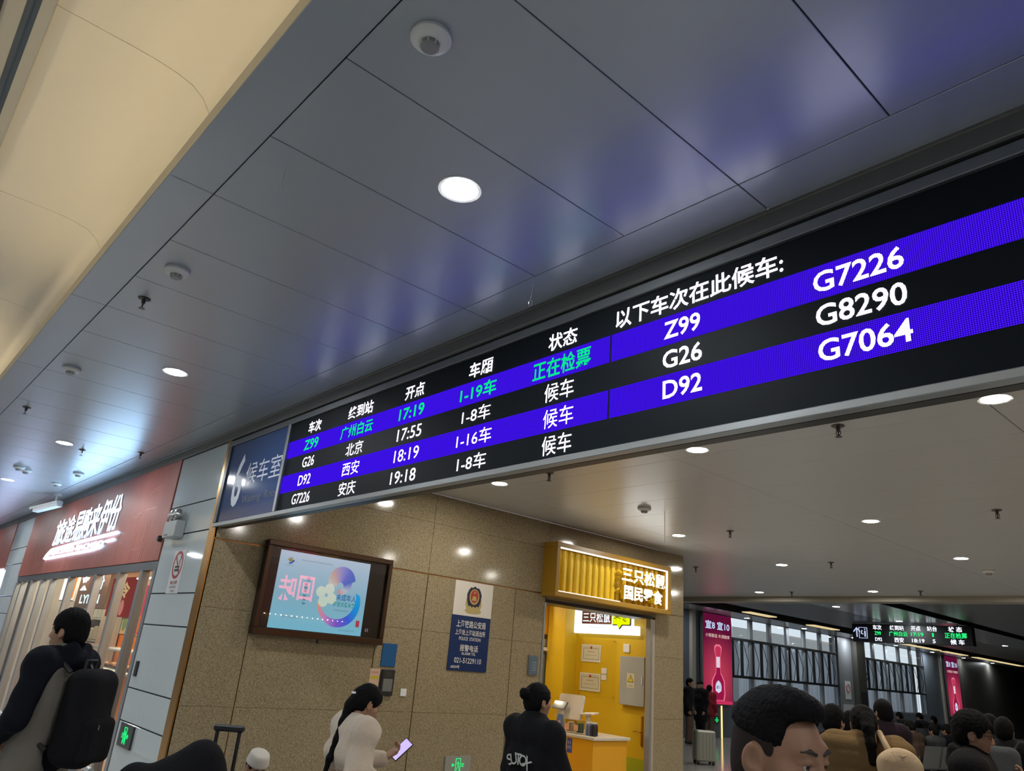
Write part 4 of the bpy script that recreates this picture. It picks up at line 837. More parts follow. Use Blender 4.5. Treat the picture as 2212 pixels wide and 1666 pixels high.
# ================================================================ FAR WAITING HALL
M_HWALL = mat('hall wall blue grey', (.10,.12,.145), .4); M_HLIGHT = mat('hall wall light', (.20,.21,.225), .4); M_HDARK = mat('hall pillar dark', (.07,.068,.06), .35)
def wz(z): return z
hw = MB().box(XH-.3,XH,11.66,24.02,FL,4.42).box(XH-.3,XH,24.02,31.9,FL,.99).box(XH-.3,XH,24.02,31.9,3.80,4.42).box(XH-.3,XH,31.9,34.05,FL,4.42).box(XH-.3,XH,34.05,40.95,FL,.92).box(XH-.3,XH,34.05,40.95,3.80,4.42).box(XH-.3,XH,40.95,62.2,FL,4.42)
struct('wall_hall_left', hw, M_HWALL)
struct('trim_pier_light', B(XH,XH+.04,31.95,33.15,FL,ZB), M_HLIGHT); struct('trim_pier_dark', B(XH,XH+.25,33.2,34.0,FL,ZB), M_HDARK); struct('trim_pier_end', B(XH,XH+.2,45.4,61.9,FL,ZB), M_HDARK)
struct('trim_poster_edge', MB().box(XH,XH+.12,21.55,21.75,FL,ZB).box(XH,XH+.1,42.9,43.1,FL,ZB), mat('pier edge', (.33,.31,.27), .4))
M_MUL = mat('window grey', (.30,.32,.34), .4, .3); M_STEEL = mat('window black steel', (.015,.017,.018), .4, .4)
mb_ = bpy.data.materials.new('blind fabric'); mb_.use_nodes = True; nt = mb_.node_tree; nt.nodes.clear()
d = nt.nodes.new('ShaderNodeBsdfDiffuse'); d.inputs[0].default_value = (.50,.51,.53,1); tl = nt.nodes.new('ShaderNodeBsdfTranslucent'); tl.inputs[0].default_value = (.85,.87,.92,1)
mx_ = nt.nodes.new('ShaderNodeMixShader'); mx_.inputs[0].default_value = .75; o = nt.nodes.new('ShaderNodeOutputMaterial')
nt.links.new(d.outputs[0], mx_.inputs[1]); nt.links.new(tl.outputs[0], mx_.inputs[2]); nt.links.new(mx_.outputs[0], o.inputs[0]); M_BLIND = mb_
def window(n, y0, y1, z0, ncol, zt=3.80, z1=3.07, z2=1.83, seed=1, thick=False):
    w = struct(f'window_{n}', MB().box(XH-.12,XH-.02,y0,y1,zt-.03,zt).box(XH-.12,XH-.02,y0,y1,z0,z0+.05).box(XH-.12,XH-.02,y0,y0+.06,z0+.05,zt-.03).box(XH-.12,XH-.02,y1-.06,y1,z0+.05,zt-.03), M_MUL)
    rnd = random.Random(seed); cw = (y1-y0)/ncol
    part('transom', B(XH-.10,XH+.04,y0,y1,z1-.05,z1+.04,c=.01), M_STEEL, w); part('transom', B(XH-.10,XH+.04,y0,y1,z2-.05,z2+.04,c=.01), M_STEEL, w)
    for i in range(ncol):
        a, b = y0+cw*i, y0+cw*(i+1)
        if i: part('mullion', B(XH-.11,XH-.01,a-.11,a+.11,z0+.05,zt-.03,c=.01), M_MUL, w)
        part('pane', B(XH-.07,XH-.062,a+.06,b-.06,z1+.04,zt-.03), GLASS, w); part('pane', B(XH-.07,XH-.062,a+.06,b-.06,z0+.05,z2-.05), GLASS, w)
        for k in range(2):
            c0, c1 = a+.06+(cw-.12)*k/2, a+.06+(cw-.12)*(k+1)/2
            part('pane', B(XH-.03,XH-.022,c0+.04,c1-.04,z2+.04,z1-.05), GLASS, w)
            part('sash_bar', B(XH-.06,XH+.03,c0-.035,c0+.035,z2+.04,z1-.05,c=.008), M_STEEL, w)
            part('stay_arm', MB().tube([(XH+.01,c0+.05,z1-.06),(XH+.16,c0+.13,z2+.5),(XH+.02,c0+.22,z2+.05)],.012,6), M_STEEL, w)
        nb = 5
        for k in range(nb):
            if rnd.random() < .12: continue
            c = a+(k+.5)*cw/nb; q = rnd.uniform(-.06,.06); h = cw/nb*.46
            mb = MB(); mb.add([(XH-.22-q,c-h,z0+.06),(XH-.22+q,c+h,z0+.06),(XH-.22+q,c+h,z1+.02),(XH-.22-q,c-h,z1+.02),(XH-.225-q,c-h,z0+.06),(XH-.225+q,c+h,z0+.06),(XH-.225+q,c+h,z1+.02),(XH-.225-q,c-h,z1+.02)],
                              [(0,1,2,3),(7,6,5,4),(0,4,5,1),(1,5,6,2),(2,6,7,3),(3,7,4,0)])
            part('blind_slat', mb, M_BLIND, w)
    return w
window(1, 24.07, 31.87, .99, 6, seed=2); window(2, 34.1, 40.9, .92, 5, seed=5)
t = root('outside_building', 'grey building seen outside through the upper window panes', 'building', (-24,44,FL))
part('wall', B(-25,-24,36,62,FL,3.75), mat('outside grey', (.30,.31,.33), .7), t); part('parapet', B(-25.1,-23.9,36,62,3.75,3.9), mat('outside parapet', (.22,.22,.24), .7), t)
struct('floor_outside', B(-60,XH-.31,0,80,FL-.1,FL-.02), mat('outside paving', (.3,.3,.3), .8))
# ---- wine posters
def poster_mat():
    m = bpy.data.materials.new('poster print'); m.use_nodes = True; nt = m.node_tree; nt.nodes.clear()
    e = nt.nodes.new('ShaderNodeEmission'); o = nt.nodes.new('ShaderNodeOutputMaterial'); tc = nt.nodes.new('ShaderNodeTexCoord')
    mp = nt.nodes.new('ShaderNodeMapping'); mp.inputs['Location'].default_value = (0,-.5*1.1,-.30*1.9); mp.inputs['Scale'].default_value = (0,1.1,1.9)
    g = nt.nodes.new('ShaderNodeTexGradient'); g.gradient_type = 'SPHERICAL'; rp = nt.nodes.new('ShaderNodeValToRGB'); el = rp.color_ramp.elements
    el[0].position = 0; el[0].color = (.17,.008,.055,1); el[1].position = .75; el[1].color = (.70,.06,.13,1)
    nt.links.new(tc.outputs['Generated'], mp.inputs[0]); nt.links.new(mp.outputs[0], g.inputs[0]); nt.links.new(g.outputs['Fac'], rp.inputs['Fac']); nt.links.new(rp.outputs['Color'], e.inputs[0]); nt.links.new(e.outputs[0], o.inputs[0]); e.inputs[1].default_value = .62
    return m
PM = poster_mat()
def poster(y0, y1, z0, z1, label):
    t = root('wine_poster', label, 'advertisement', (XH,(y0+y1)/2,z0), group='wine lightbox posters'); X = XH+.14; w, h = y1-y0, z1-z0
    part('case', B(XH+.022,X-.005,y0-.04,y1+.04,z0-.04,z1,c=.01), M_GREY, t); f = part('print', B(X-.005,X,y0,y1,z0,z1), PM, t)
    def q(u, v): return (X+.002, y0+u*w, z0+v*h)
    yc = .5; E_ = lambda n, c, s=1.: emit('poster '+n, c, s)
    gl = [(.33,.02),(.29,.10),(.30,.25),(.38,.315),(.42,.335),(.425,.40),(.425,.52),(.39,.57),(.385,.62),(.44,.645),(.56,.645),(.615,.62),(.61,.57),(.575,.52),(.575,.40),(.58,.335),(.62,.315),(.70,.25),(.71,.10),(.67,.02)]
    def poly(name, pts, m, dx, parent):
        mb = MB(); P = [q(u,v) for u,v in pts]; mb.add([(a+dx,b,c) for a,b,c in P], [tuple(range(len(P)))]); return part(name, mb, m, parent)
    poly('bottle_halo', [((u-.5)*1.14+.5, (v-.32)*1.03+.325) for u,v in gl], E_('halo', (.80,.16,.26)), 0., f)
    b = poly('bottle_body', [(.335,.045),(.30,.11),(.31,.25),(.385,.31),(.425,.335),(.43,.40),(.57,.40),(.575,.335),(.615,.31),(.69,.25),(.70,.11),(.665,.045)], E_('bottle', (.30,.008,.055)), .002, f)
    poly('bottle_neck', [(.445,.40),(.44,.52),(.56,.52),(.555,.40)], E_('neck', (.72,.62,.72)), .003, b); poly('bottle_cap', [(.44,.52),(.405,.57),(.40,.615),(.45,.638),(.55,.638),(.60,.615),(.595,.57),(.56,.52)], E_('cap', (.50,.03,.09)), .003, b)
    poly('bottle_label', [(.50,.12),(.40,.145),(.395,.20),(.43,.235),(.50,.26),(.57,.235),(.605,.20),(.60,.145)], E_('label', (.62,.66,.80)), .004, b)
    part('lettering', text_mb('宣酒', Vector(q(.5,.185))+Vector((.005,0,0)), EY, EZ, w=.15*w, h=.055*w, bold=.02), E_('print', (.06,.06,.20)), b)
    poly('table', [(0,0),(1,0),(1,.035),(0,.045)], E_('table', (.55,.03,.10)), .003, f)
    part('lettering', text_mb('宣8 宣10', Vector(q(.5,.875)), EY, EZ, w=.86*w, h=.125*h*.75, bold=.02), E_('white', (.55,.68,.95)), f)
    part('lettering', text_mb('小窖酿造 丰满醇厚', Vector(q(.5,.755)), EY, EZ, w=.86*w, h=.042*h, bold=.0), E_('cream', (.85,.62,.55)), f)
poster(22.15,23.83,.91,3.755,'near red wine bottle lightbox poster left of the hall windows'); poster(43.4,45.15,.80,3.755,'far red wine bottle lightbox poster right of the hall windows')
thing('light_strip', B(XH,XH+.02,23.33,23.39,FL,.86), emit('yellow strip', (1.,.70,.25), 1.6), 'thin yellow light strip on the wall below the near wine poster', 'light')
exit_sign((XH+.001,23.05,.42), EY, .26, .22, 'tiny green exit sign below the near wine poster', 'l', mat('exit dark', (.03,.035,.035), .3))
t = root('wall_notice', 'white notice with a ring symbol on the light pier between the hall windows', 'notice', (XH+.05,32.6,1.4)); pp = part('paper', B(XH+.041,XH+.05,32.35,32.85,1.35,2.05), M_WHITE, t); part('ring', MB().tube([(XH+.055,32.6+.15*math.cos(a),1.78+.15*math.sin(a)) for a in [k*.4 for k in range(16)]],.015,6,closed=True), M_REDP, pp)
thing('wall_notice', B(XH+.041,XH+.05,32.1,33.0,.55,1.15,c=.002), mat('notice grey white', (.5,.5,.5), .5), 'larger pale board below the ring notice between the hall windows', 'notice')
thing('fire_hose_plate', B(XH+.251,XH+.27,33.35,33.85,1.0,1.7,c=.005), M_BLACK, 'dark framed plate on the dark hall pillar', 'sign')
# ---- hanging small departure board
YD = 25.0
def d(px, py): return on_y(px, py, YD)
zt_, zb_ = 3.735, d(1968,1391)[2]
xa, xb, xc = d(1841,1366)[0], d(1878,1366)[0], d(2100,1370)[0]
t = root('platform_board', 'small hanging LED departure board with pictogram in the far hall', 'display board', ((xa+xc)/2,YD,zb_))
part('case', B(xa,xc,YD,YD+.25,zb_,zt_,c=.01), M_BLACK, t); pic_ = part('pictogram_panel', B(xa+.02,xb-.05,YD-.012,YD,zb_+.03,zt_-.03), mat('panel navy', (.01,.014,.03), .3), t)
for x in (xa+.4,xc-.4): part('hanger', MB().cyl((x,YD+.12,zt_-.01),(x,YD+.12,ZB),.02,n=8), M_GREY, t)
E_DW = emit('board white', (.85,.9,1.), 1.5); E_DG = emit('board green', (.02,.85,.20), 1.3); E_PIC = emit('pictogram', (.55,.62,.85), 1.)
ax = d(1851,1360)[0]; zm = (zt_+zb_)/2
part('arrow', MB().tube([(ax,YD-.02,zm-.13),(ax,YD-.02,zm+.13)],.02,6).tube([(ax-.1,YD-.02,zm+.03),(ax,YD-.02,zm+.15),(ax+.1,YD-.02,zm+.03)],.02,6), E_PIC, pic_)
bx0, bx1 = d(1856,1360)[0], d(1873,1360)[0]; bc = (bx0+bx1)/2
part('lounge_pictogram', MB().tube([(bx0,YD-.02,zm-.16),(bx1,YD-.02,zm-.16),(bx1,YD-.02,zm+.16),(bx0,YD-.02,zm+.16)],.012,6,closed=True).tube([(bc+.06,YD-.02,zm+.06),(bc+.06,YD-.02,zm-.12)],.025,6).tube([(bc-.03,YD-.02,zm+.08),(bc-.06,YD-.02,zm-.02),(bc+.0,YD-.02,zm-.04)],.018,6).lathe([(.002,-.025),(.025,0),(.002,.025)],(bc+.06,YD-.02,zm+.11),8), E_PIC, pic_)
rowz = [zt_-.10, zm+.0, zb_+.095]
for body, px, r, m, w, h in (('车次',1896,0,E_DW,.27,.15),('终到站',1938,0,E_DW,.42,.15),('开点',1979,0,E_DW,.28,.15),('站台',2014,0,E_DW,.28,.15),('状 态',2064,0,E_DW,.38,.15),
                        ('Z99',1896,1,E_DG,.20,.11),('广州白云',1940,1,E_DG,.55,.15),('17:19',1981,1,E_DG,.36,.11),('1',2015,1,E_DG,.05,.11),('正在检票',2064,1,E_DG,.60,.16),
                        ('D92',1897,2,E_DW,.21,.11),('西安',1941,2,E_DW,.28,.15),('18:19',1982,2,E_DW,.36,.11),('5',2016,2,E_DW,.08,.11),('候 车',2066,2,E_DW,.38,.15)):
    part('lettering', text_mb(body, (d(px,1368)[0],YD-.006,rowz[r]), EX, EZ, w=w, h=h, bold=.02), m, t)
# ---- benches in the hall
M_SEAT = mat('bench grey metal', (.20,.21,.22), .4, .6)
def bench(x, y, rz_, label, n=4):
    t = root('waiting_bench', label, 'bench', (x,y,FL), rz_, 'hall benches')
    def pl(name, mb, m): return link(name, mb.mesh(name), m, t)
    pl('beam', B(-.28*n,.28*n,-.03,.03,.32,.38), M_SEAT)
    for i in range(n):
        c = -.28*n+.28+.56*i; pl('seat', B(c-.25,c+.25,-.22,.24,.40,.43,c=.01), M_SEAT)
        mb = MB(); mb.add([(c-.25,-.22,.43),(c+.25,-.22,.43),(c+.25,-.34,.86),(c-.25,-.34,.86),(c-.25,-.25,.43),(c+.25,-.25,.43),(c+.25,-.37,.86),(c-.25,-.37,.86)],[(0,1,2,3),(7,6,5,4),(0,4,5,1),(1,5,6,2),(2,6,7,3),(3,7,4,0)]); pl('backrest', mb, M_SEAT)
    for i in (0,n): c = -.28*n+.56*i*.98+.01; pl('armrest', MB().tube([(c,-.2,.43),(c,-.2,.64),(c,.2,.64),(c,.2,.40)],.018,8), M_CHROME)
    for c in (-.28*n+.4,.28*n-.4): pl('leg', MB().tube([(c,-.25,.02),(c,-.2,.06),(c,0,.33),(c,.2,.06),(c,.28,.02)],.022,8), M_CHROME)
    return t

# ================================================================ ORGANIC SHAPES (people, bags): blended solids meshed by surface nets
def _noise(P, sc, seed):
    r = np.random.RandomState(seed); out = np.zeros(P.shape[:-1], np.float32)
    for k in range(5):
        d = r.normal(size=3); d /= np.linalg.norm(d); out += np.sin((P@d.astype(np.float32))*sc*r.uniform(.7,1.5)+r.uniform(0,6.28))
    return out/5
def surf(prims, vox, disp=None, k0=.03, pad=.03):
    """prims: dicts kind cap/ell/box, op add/sub/cut, k blend. returns verts, quads"""
    lo = np.full(3, 1e9); hi = -lo
    for p in prims:
        if p['op'] != 'add': continue
        if p['t'] == 'cap': a = np.minimum(p['a']-p['ra'], p['b']-p['rb']); b = np.maximum(p['a']+p['ra'], p['b']+p['rb'])
        else: R_ = max(p['r']) if p['t'] == 'ell' else np.linalg.norm(p['r']); a = p['c']-R_; b = p['c']+R_
        lo = np.minimum(lo, a); hi = np.maximum(hi, b)
    lo -= pad+vox; hi += pad+vox; n = np.maximum(np.ceil((hi-lo)/vox).astype(int), 3)+1
    ax = [(lo[i]+vox*np.arange(n[i])).astype(np.float32) for i in range(3)]
    D = np.full(n, 1., np.float32)
    def block(mn, mx):
        s = [slice(max(0, int((mn[i]-lo[i])/vox)), min(n[i], int((mx[i]-lo[i])/vox)+2)) for i in range(3)]
        G = np.stack(np.meshgrid(ax[0][s[0]], ax[1][s[1]], ax[2][s[2]], indexing='ij'), -1); return tuple(s), G
    for p in prims:
        k = p.get('k', k0); m = k*1.5+vox*3+.02
        if p['t'] == 'cap':
            a, b = p['a'], p['b']; s, G = block(np.minimum(a-p['ra'], b-p['rb'])-m, np.maximum(a+p['ra'], b+p['rb'])+m)
            if G.size == 0: continue
            ba = (b-a).astype(np.float32); q = G-a.astype(np.float32); h = np.clip((q@ba)/max(1e-9, float(ba@ba)), 0, 1)
            q = q-h[..., None]*ba
            if 'f' in p: q = q*np.array(p['f'], np.float32)
            d = np.sqrt((q*q).sum(-1))-(p['ra']+(p['rb']-p['ra'])*h)
        elif p['t'] == 'ell':
            R_ = max(p['r']); s, G = block(p['c']-R_-m, p['c']+R_+m)
            if G.size == 0: continue
            q = G-p['c'].astype(np.float32)
            if 'R' in p: q = q@p['R'].astype(np.float32)
            r = np.array(p['r'], np.float32); k1 = np.sqrt(((q/r)**2).sum(-1)); k2 = np.sqrt(((q/r**2)**2).sum(-1))+1e-6; d = k1*(k1-1)/k2
        elif p['t'] == 'box':
            R_ = np.linalg.norm(p['r']); s, G = block(p['c']-R_-m, p['c']+R_+m)
            if G.size == 0: continue
            q = G-p['c'].astype(np.float32)
            if 'R' in p: q = q@p['R'].astype(np.float32)
            rr = p.get('rd', .02); q = np.abs(q)-(np.array(p['r'], np.float32)-rr); d = np.sqrt((np.maximum(q, 0)**2).sum(-1))+np.minimum(q.max(-1), 0)-rr
        elif p['t'] == 'plane':
            s = tuple(slice(0, n[i]) for i in range(3)); G = np.stack(np.meshgrid(*ax, indexing='ij'), -1); d = (G-np.array(p['c'], np.float32))@np.array(p['n'], np.float32)
        if p['t'] != 'plane' and 'nz' in p: d = d+p['nz'][1]*_noise(G, p['nz'][0], 7)
        cur = D[s]
        if p['op'] == 'add': h = np.clip(.5+.5*(cur-d)/k, 0, 1); D[s] = cur*(1-h)+d*h-k*h*(1-h)
        elif p['op'] == 'sub': h = np.clip(.5-.5*(cur+d)/k, 0, 1); D[s] = cur*(1-h)-d*h+k*h*(1-h)
        else: h = np.clip(.5-.5*(d-cur)/k, 0, 1); D[s] = d*(1-h)+cur*h+k*h*(1-h)        # cut: keep where d<0
    if disp is not None:
        near = np.abs(D) < .08; idx = np.argwhere(near); P = lo.astype(np.float32)+idx.astype(np.float32)*vox; D[near] += disp(P).astype(np.float32)
    I = D < 0
    c = sum(I[i:n[0]-1+i, j:n[1]-1+j, l:n[2]-1+l].astype(np.int8) for i in (0,1) for j in (0,1) for l in (0,1))
    act = (c > 0) & (c < 8); cells = np.argwhere(act)
    if len(cells) == 0: return np.zeros((0,3)), []
    ids = np.full(act.shape, -1, np.int64); ids[act] = np.arange(len(cells))
    acc = np.zeros((len(cells),3)); cnt = np.zeros(len(cells))
    corners = [(i,j,l) for i in (0,1) for j in (0,1) for l in (0,1)]
    for A in corners:
        for axx in range(3):
            if A[axx]: continue
            Bc = list(A); Bc[axx] = 1
            ca, cb = cells+A, cells+Bc; va, vb = D[tuple(ca.T)], D[tuple(cb.T)]; x = (va < 0) != (vb < 0)
            t = va/(va-vb+1e-12); pt = ca+(t[:, None])*(np.array(Bc)-np.array(A)); acc[x] += pt[x]; cnt[x] += 1
    V = lo+(acc/np.maximum(cnt, 1)[:, None])*vox; F = []
    for axx in range(3):
        u, w = [(1,2),(2,0),(0,1)][axx]
        sl0 = [slice(None)]*3; sl1 = [slice(None)]*3; sl0[axx] = slice(0, n[axx]-1); sl1[axx] = slice(1, n[axx])
        ch = I[tuple(sl0)] != I[tuple(sl1)]; e = np.argwhere(ch); e = e[(e[:,u] > 0) & (e[:,w] > 0) & (e[:,u] < n[u]-1) & (e[:,w] < n[w]-1)]
        o = np.zeros((4,3), int); o[1,u] = -1; o[2,u] = -1; o[2,w] = -1; o[3,w] = -1
        q = np.stack([ids[tuple((e+o[j]).T)] for j in range(4)], 1); flip = I[tuple(e.T)]
        q[~flip] = q[~flip][:, ::-1]; F.append(q[(q >= 0).all(1)])
    return V, np.concatenate(F)
A_ = lambda *v: np.array(v, float)
def cap(a, b, ra, rb=None, **k): return dict(t='cap', op=k.pop('op','add'), a=np.array(a, float), b=np.array(b, float), ra=ra, rb=ra if rb is None else rb, **k)
def ell(c, r, **k): return dict(t='ell', op=k.pop('op','add'), c=np.array(c, float), r=r, **k)
def rbox(c, r, **k): return dict(t='box', op=k.pop('op','add'), c=np.array(c, float), r=r, **k)
def plane(c, n, **k): n = np.array(n, float); return dict(t='plane', op='cut', c=np.array(c, float), n=n/np.linalg.norm(n), **k)
def rotz(a): c, s = math.cos(a), math.sin(a); return np.array([[c,-s,0],[s,c,0],[0,0,1]])
def rotx(a): c, s = math.cos(a), math.sin(a); return np.array([[1,0,0],[0,c,-s],[0,s,c]])
def roty(a): c, s = math.cos(a), math.sin(a); return np.array([[c,0,s],[0,1,0],[-s,0,c]])
def smesh(name, VFs, m, parent, loc=(0,0,0)):
    vs_, fs_, nv = [], [], 0
    for V, F in VFs:
        if len(V) == 0: continue
        vs_.append(V); fs_.append(np.asarray(F)+nv); nv += len(V)
    V = np.concatenate(vs_); F = np.concatenate(fs_); me = bpy.data.meshes.new(name)
    me.vertices.add(len(V)); me.vertices.foreach_set('co', V.astype(np.float32).ravel()); me.loops.add(F.size); me.loops.foreach_set('vertex_index', F.astype(np.int32).ravel())
    me.polygons.add(len(F)); me.polygons.foreach_set('loop_start', np.arange(0, F.size, 4, dtype=np.int32)); me.update(calc_edges=True); me.validate()
    me.polygons.foreach_set('use_smooth', [True]*len(me.polygons))
    return link(name, me, m, parent, loc)

M_SKIN = mat('skin', (.30,.165,.105), .5, spec=.3, noise=(14.,.25,(.275,.145,.09))); M_SKIN2 = mat('skin tan', (.36,.20,.125), .5)
M_HAIR = mat('black hair', (.0045,.0042,.0048), .72, spec=.10, bump=(180.,.15)); M_FADE = mat('cropped hair', (.030,.022,.020), .8, spec=.1); M_BROW = mat('brow hair', (.035,.025,.022), .7)
M_EYE = mat('eye white', (.55,.52,.48), .2); M_IRIS = mat('iris', (.012,.007,.005), .1); M_LIP = mat('lips', (.36,.13,.10), .5)
def cloth(name, c, b=(60.,.25), r=.9): return mat(name, c, r, spec=.15, bump=b)

def head_prims(hc, R, s=1., neck=None):
    """hc head centre, R head rotation (local +Y = face)"""
    def T(*p): return hc+R@(np.array(p, float)*s)
    L = [ell(T(0,-.014,.034), (.076*s,.096*s,.088*s), R=R, k=.02*s), ell(T(0,.024,-.034), (.062*s,.068*s,.082*s), R=R, k=.035*s), ell(T(0,.050,-.100), (.026*s,.022*s,.018*s), R=R, k=.03*s),
         cap(T(-.036,.070,.036), T(.036,.070,.036), .014*s, k=.02*s), cap(T(0,.088,.016), T(0,.104,-.028), .008*s, .0135*s, k=.012*s), ell(T(.013,.094,-.034), (.009*s,.011*s,.008*s), R=R, k=.008*s), ell(T(-.013,.094,-.034), (.009*s,.011*s,.008*s), R=R, k=.008*s),
         ell(T(.044,.052,-.020), (.024*s,.022*s,.024*s), R=R, k=.02*s), ell(T(-.044,.052,-.020), (.024*s,.022*s,.024*s), R=R, k=.02*s),
         cap(T(-.019,.084,-.064), T(.019,.084,-.064), .0065*s, k=.01*s), cap(T(-.016,.083,-.073), T(.016,.083,-.073), .0075*s, k=.01*s)]
    for sx in (-1, 1):
        L += [ell(T(sx*.031,.094,.012), (.017*s,.014*s,.011*s), R=R, op='sub', k=.012*s), cap(T(sx*.018,.0805,.0165), T(sx*.034,.0815,.0175), .0062*s, k=.005*s), cap(T(sx*.034,.0815,.0175), T(sx*.046,.072,.0145), .0062*s, .0045*s, k=.005*s), cap(T(sx*.018,.079,.002), T(sx*.044,.073,.003), .0055*s, k=.006*s),
              ell(T(sx*.079,-.012,-.004), (.011*s,.024*s,.034*s), R=R@rotz(sx*.35), k=.008*s), ell(T(sx*.076,.0,-.030), (.009*s,.010*s,.014*s), R=R, k=.01*s), ell(T(sx*.090,-.008,.002), (.008*s,.013*s,.020*s), R=R@rotz(sx*.35), op='sub', k=.006*s)]
    if neck is not None: L.append(cap(T(0,-.025,-.07), neck, .055*s, .060*s, k=.03*s))
    return L, T
def hand_prims(w, d, n, s=1., curl=.5, thumb=1):
    """w wrist, d hand direction, n palm normal (unit)"""
    d = d/np.linalg.norm(d); n = n-d*(n@d); n = n/np.linalg.norm(n); x = np.cross(d, n)*thumb; L = []
    L.append(cap(w-d*.03*s, w+d*.02*s, .026*s, .027*s, k=.015)); 
    for i in range(4):
        o = (-.030+.020*i)*s; L.append(cap(w+d*.02*s+x*o*.6, w+d*.085*s+x*o, .014*s, .0125*s, k=.010))
    for i, ln in enumerate((.066,.078,.082,.074)):
        o = (-.030+.020*i)*s; p = w+d*.085*s+x*o; a = 0.; r = .0095*s
        for j, f in enumerate((.42,.33,.25)):
            a += curl*(.9 if j == 0 else 1.1); dd = d*math.cos(a)+n*math.sin(a); q = p+dd*ln*s*f; L.append(cap(p, q, r, r*.9, k=.003)); p = q; r *= .9
    p = w+d*.025*s+x*.026*s; dd = d*.62+x*.62+n*.35; dd /= np.linalg.norm(dd); q = p+dd*.042*s; L.append(cap(p, q, .0125*s, .0105*s, k=.008)); dd = d*.85+x*.15+n*.5; dd /= np.linalg.norm(dd); L.append(cap(q, q+dd*.034*s, .0105*s, .009*s, k=.003))
    return L
def hair_short(T, R, s, top=.018, side=.008, rough=.004, seed=1, line=.066, back=-.085, vox=.006):
    c = T(0,-.016,.038); L = [ell(c, ((.079+side)*s,(.101+side)*s,(.093+top)*s), R=R, k=.01), ell(T(0,-.05,-.02), ((.066+side)*s,(.062+side)*s,.075*s), R=R, k=.03)]
    L.append(ell(T(0,.085,-.022), (.090*s,.082*s,.088*s), R=R, op='sub', k=.012)); L.append(plane(T(0,.0,back), R@A_(0,.45,-1), k=.012))
    for sx in (-1,1): L.append(ell(T(sx*.088,-.004,-.016), (.030*s,.030*s,.040*s), R=R, op='sub', k=.008))
    L.append(rbox(T(0,.065,-.095), (.13*s,.092*s,.080*s), R=R, rd=.02, op='sub', k=.008))
    return surf(L, vox, lambda P: rough*.6*_noise(P, 260, seed)+rough*.7*_noise(P*np.array([1,1,.5], np.float32), 620, seed+1), pad=.02)

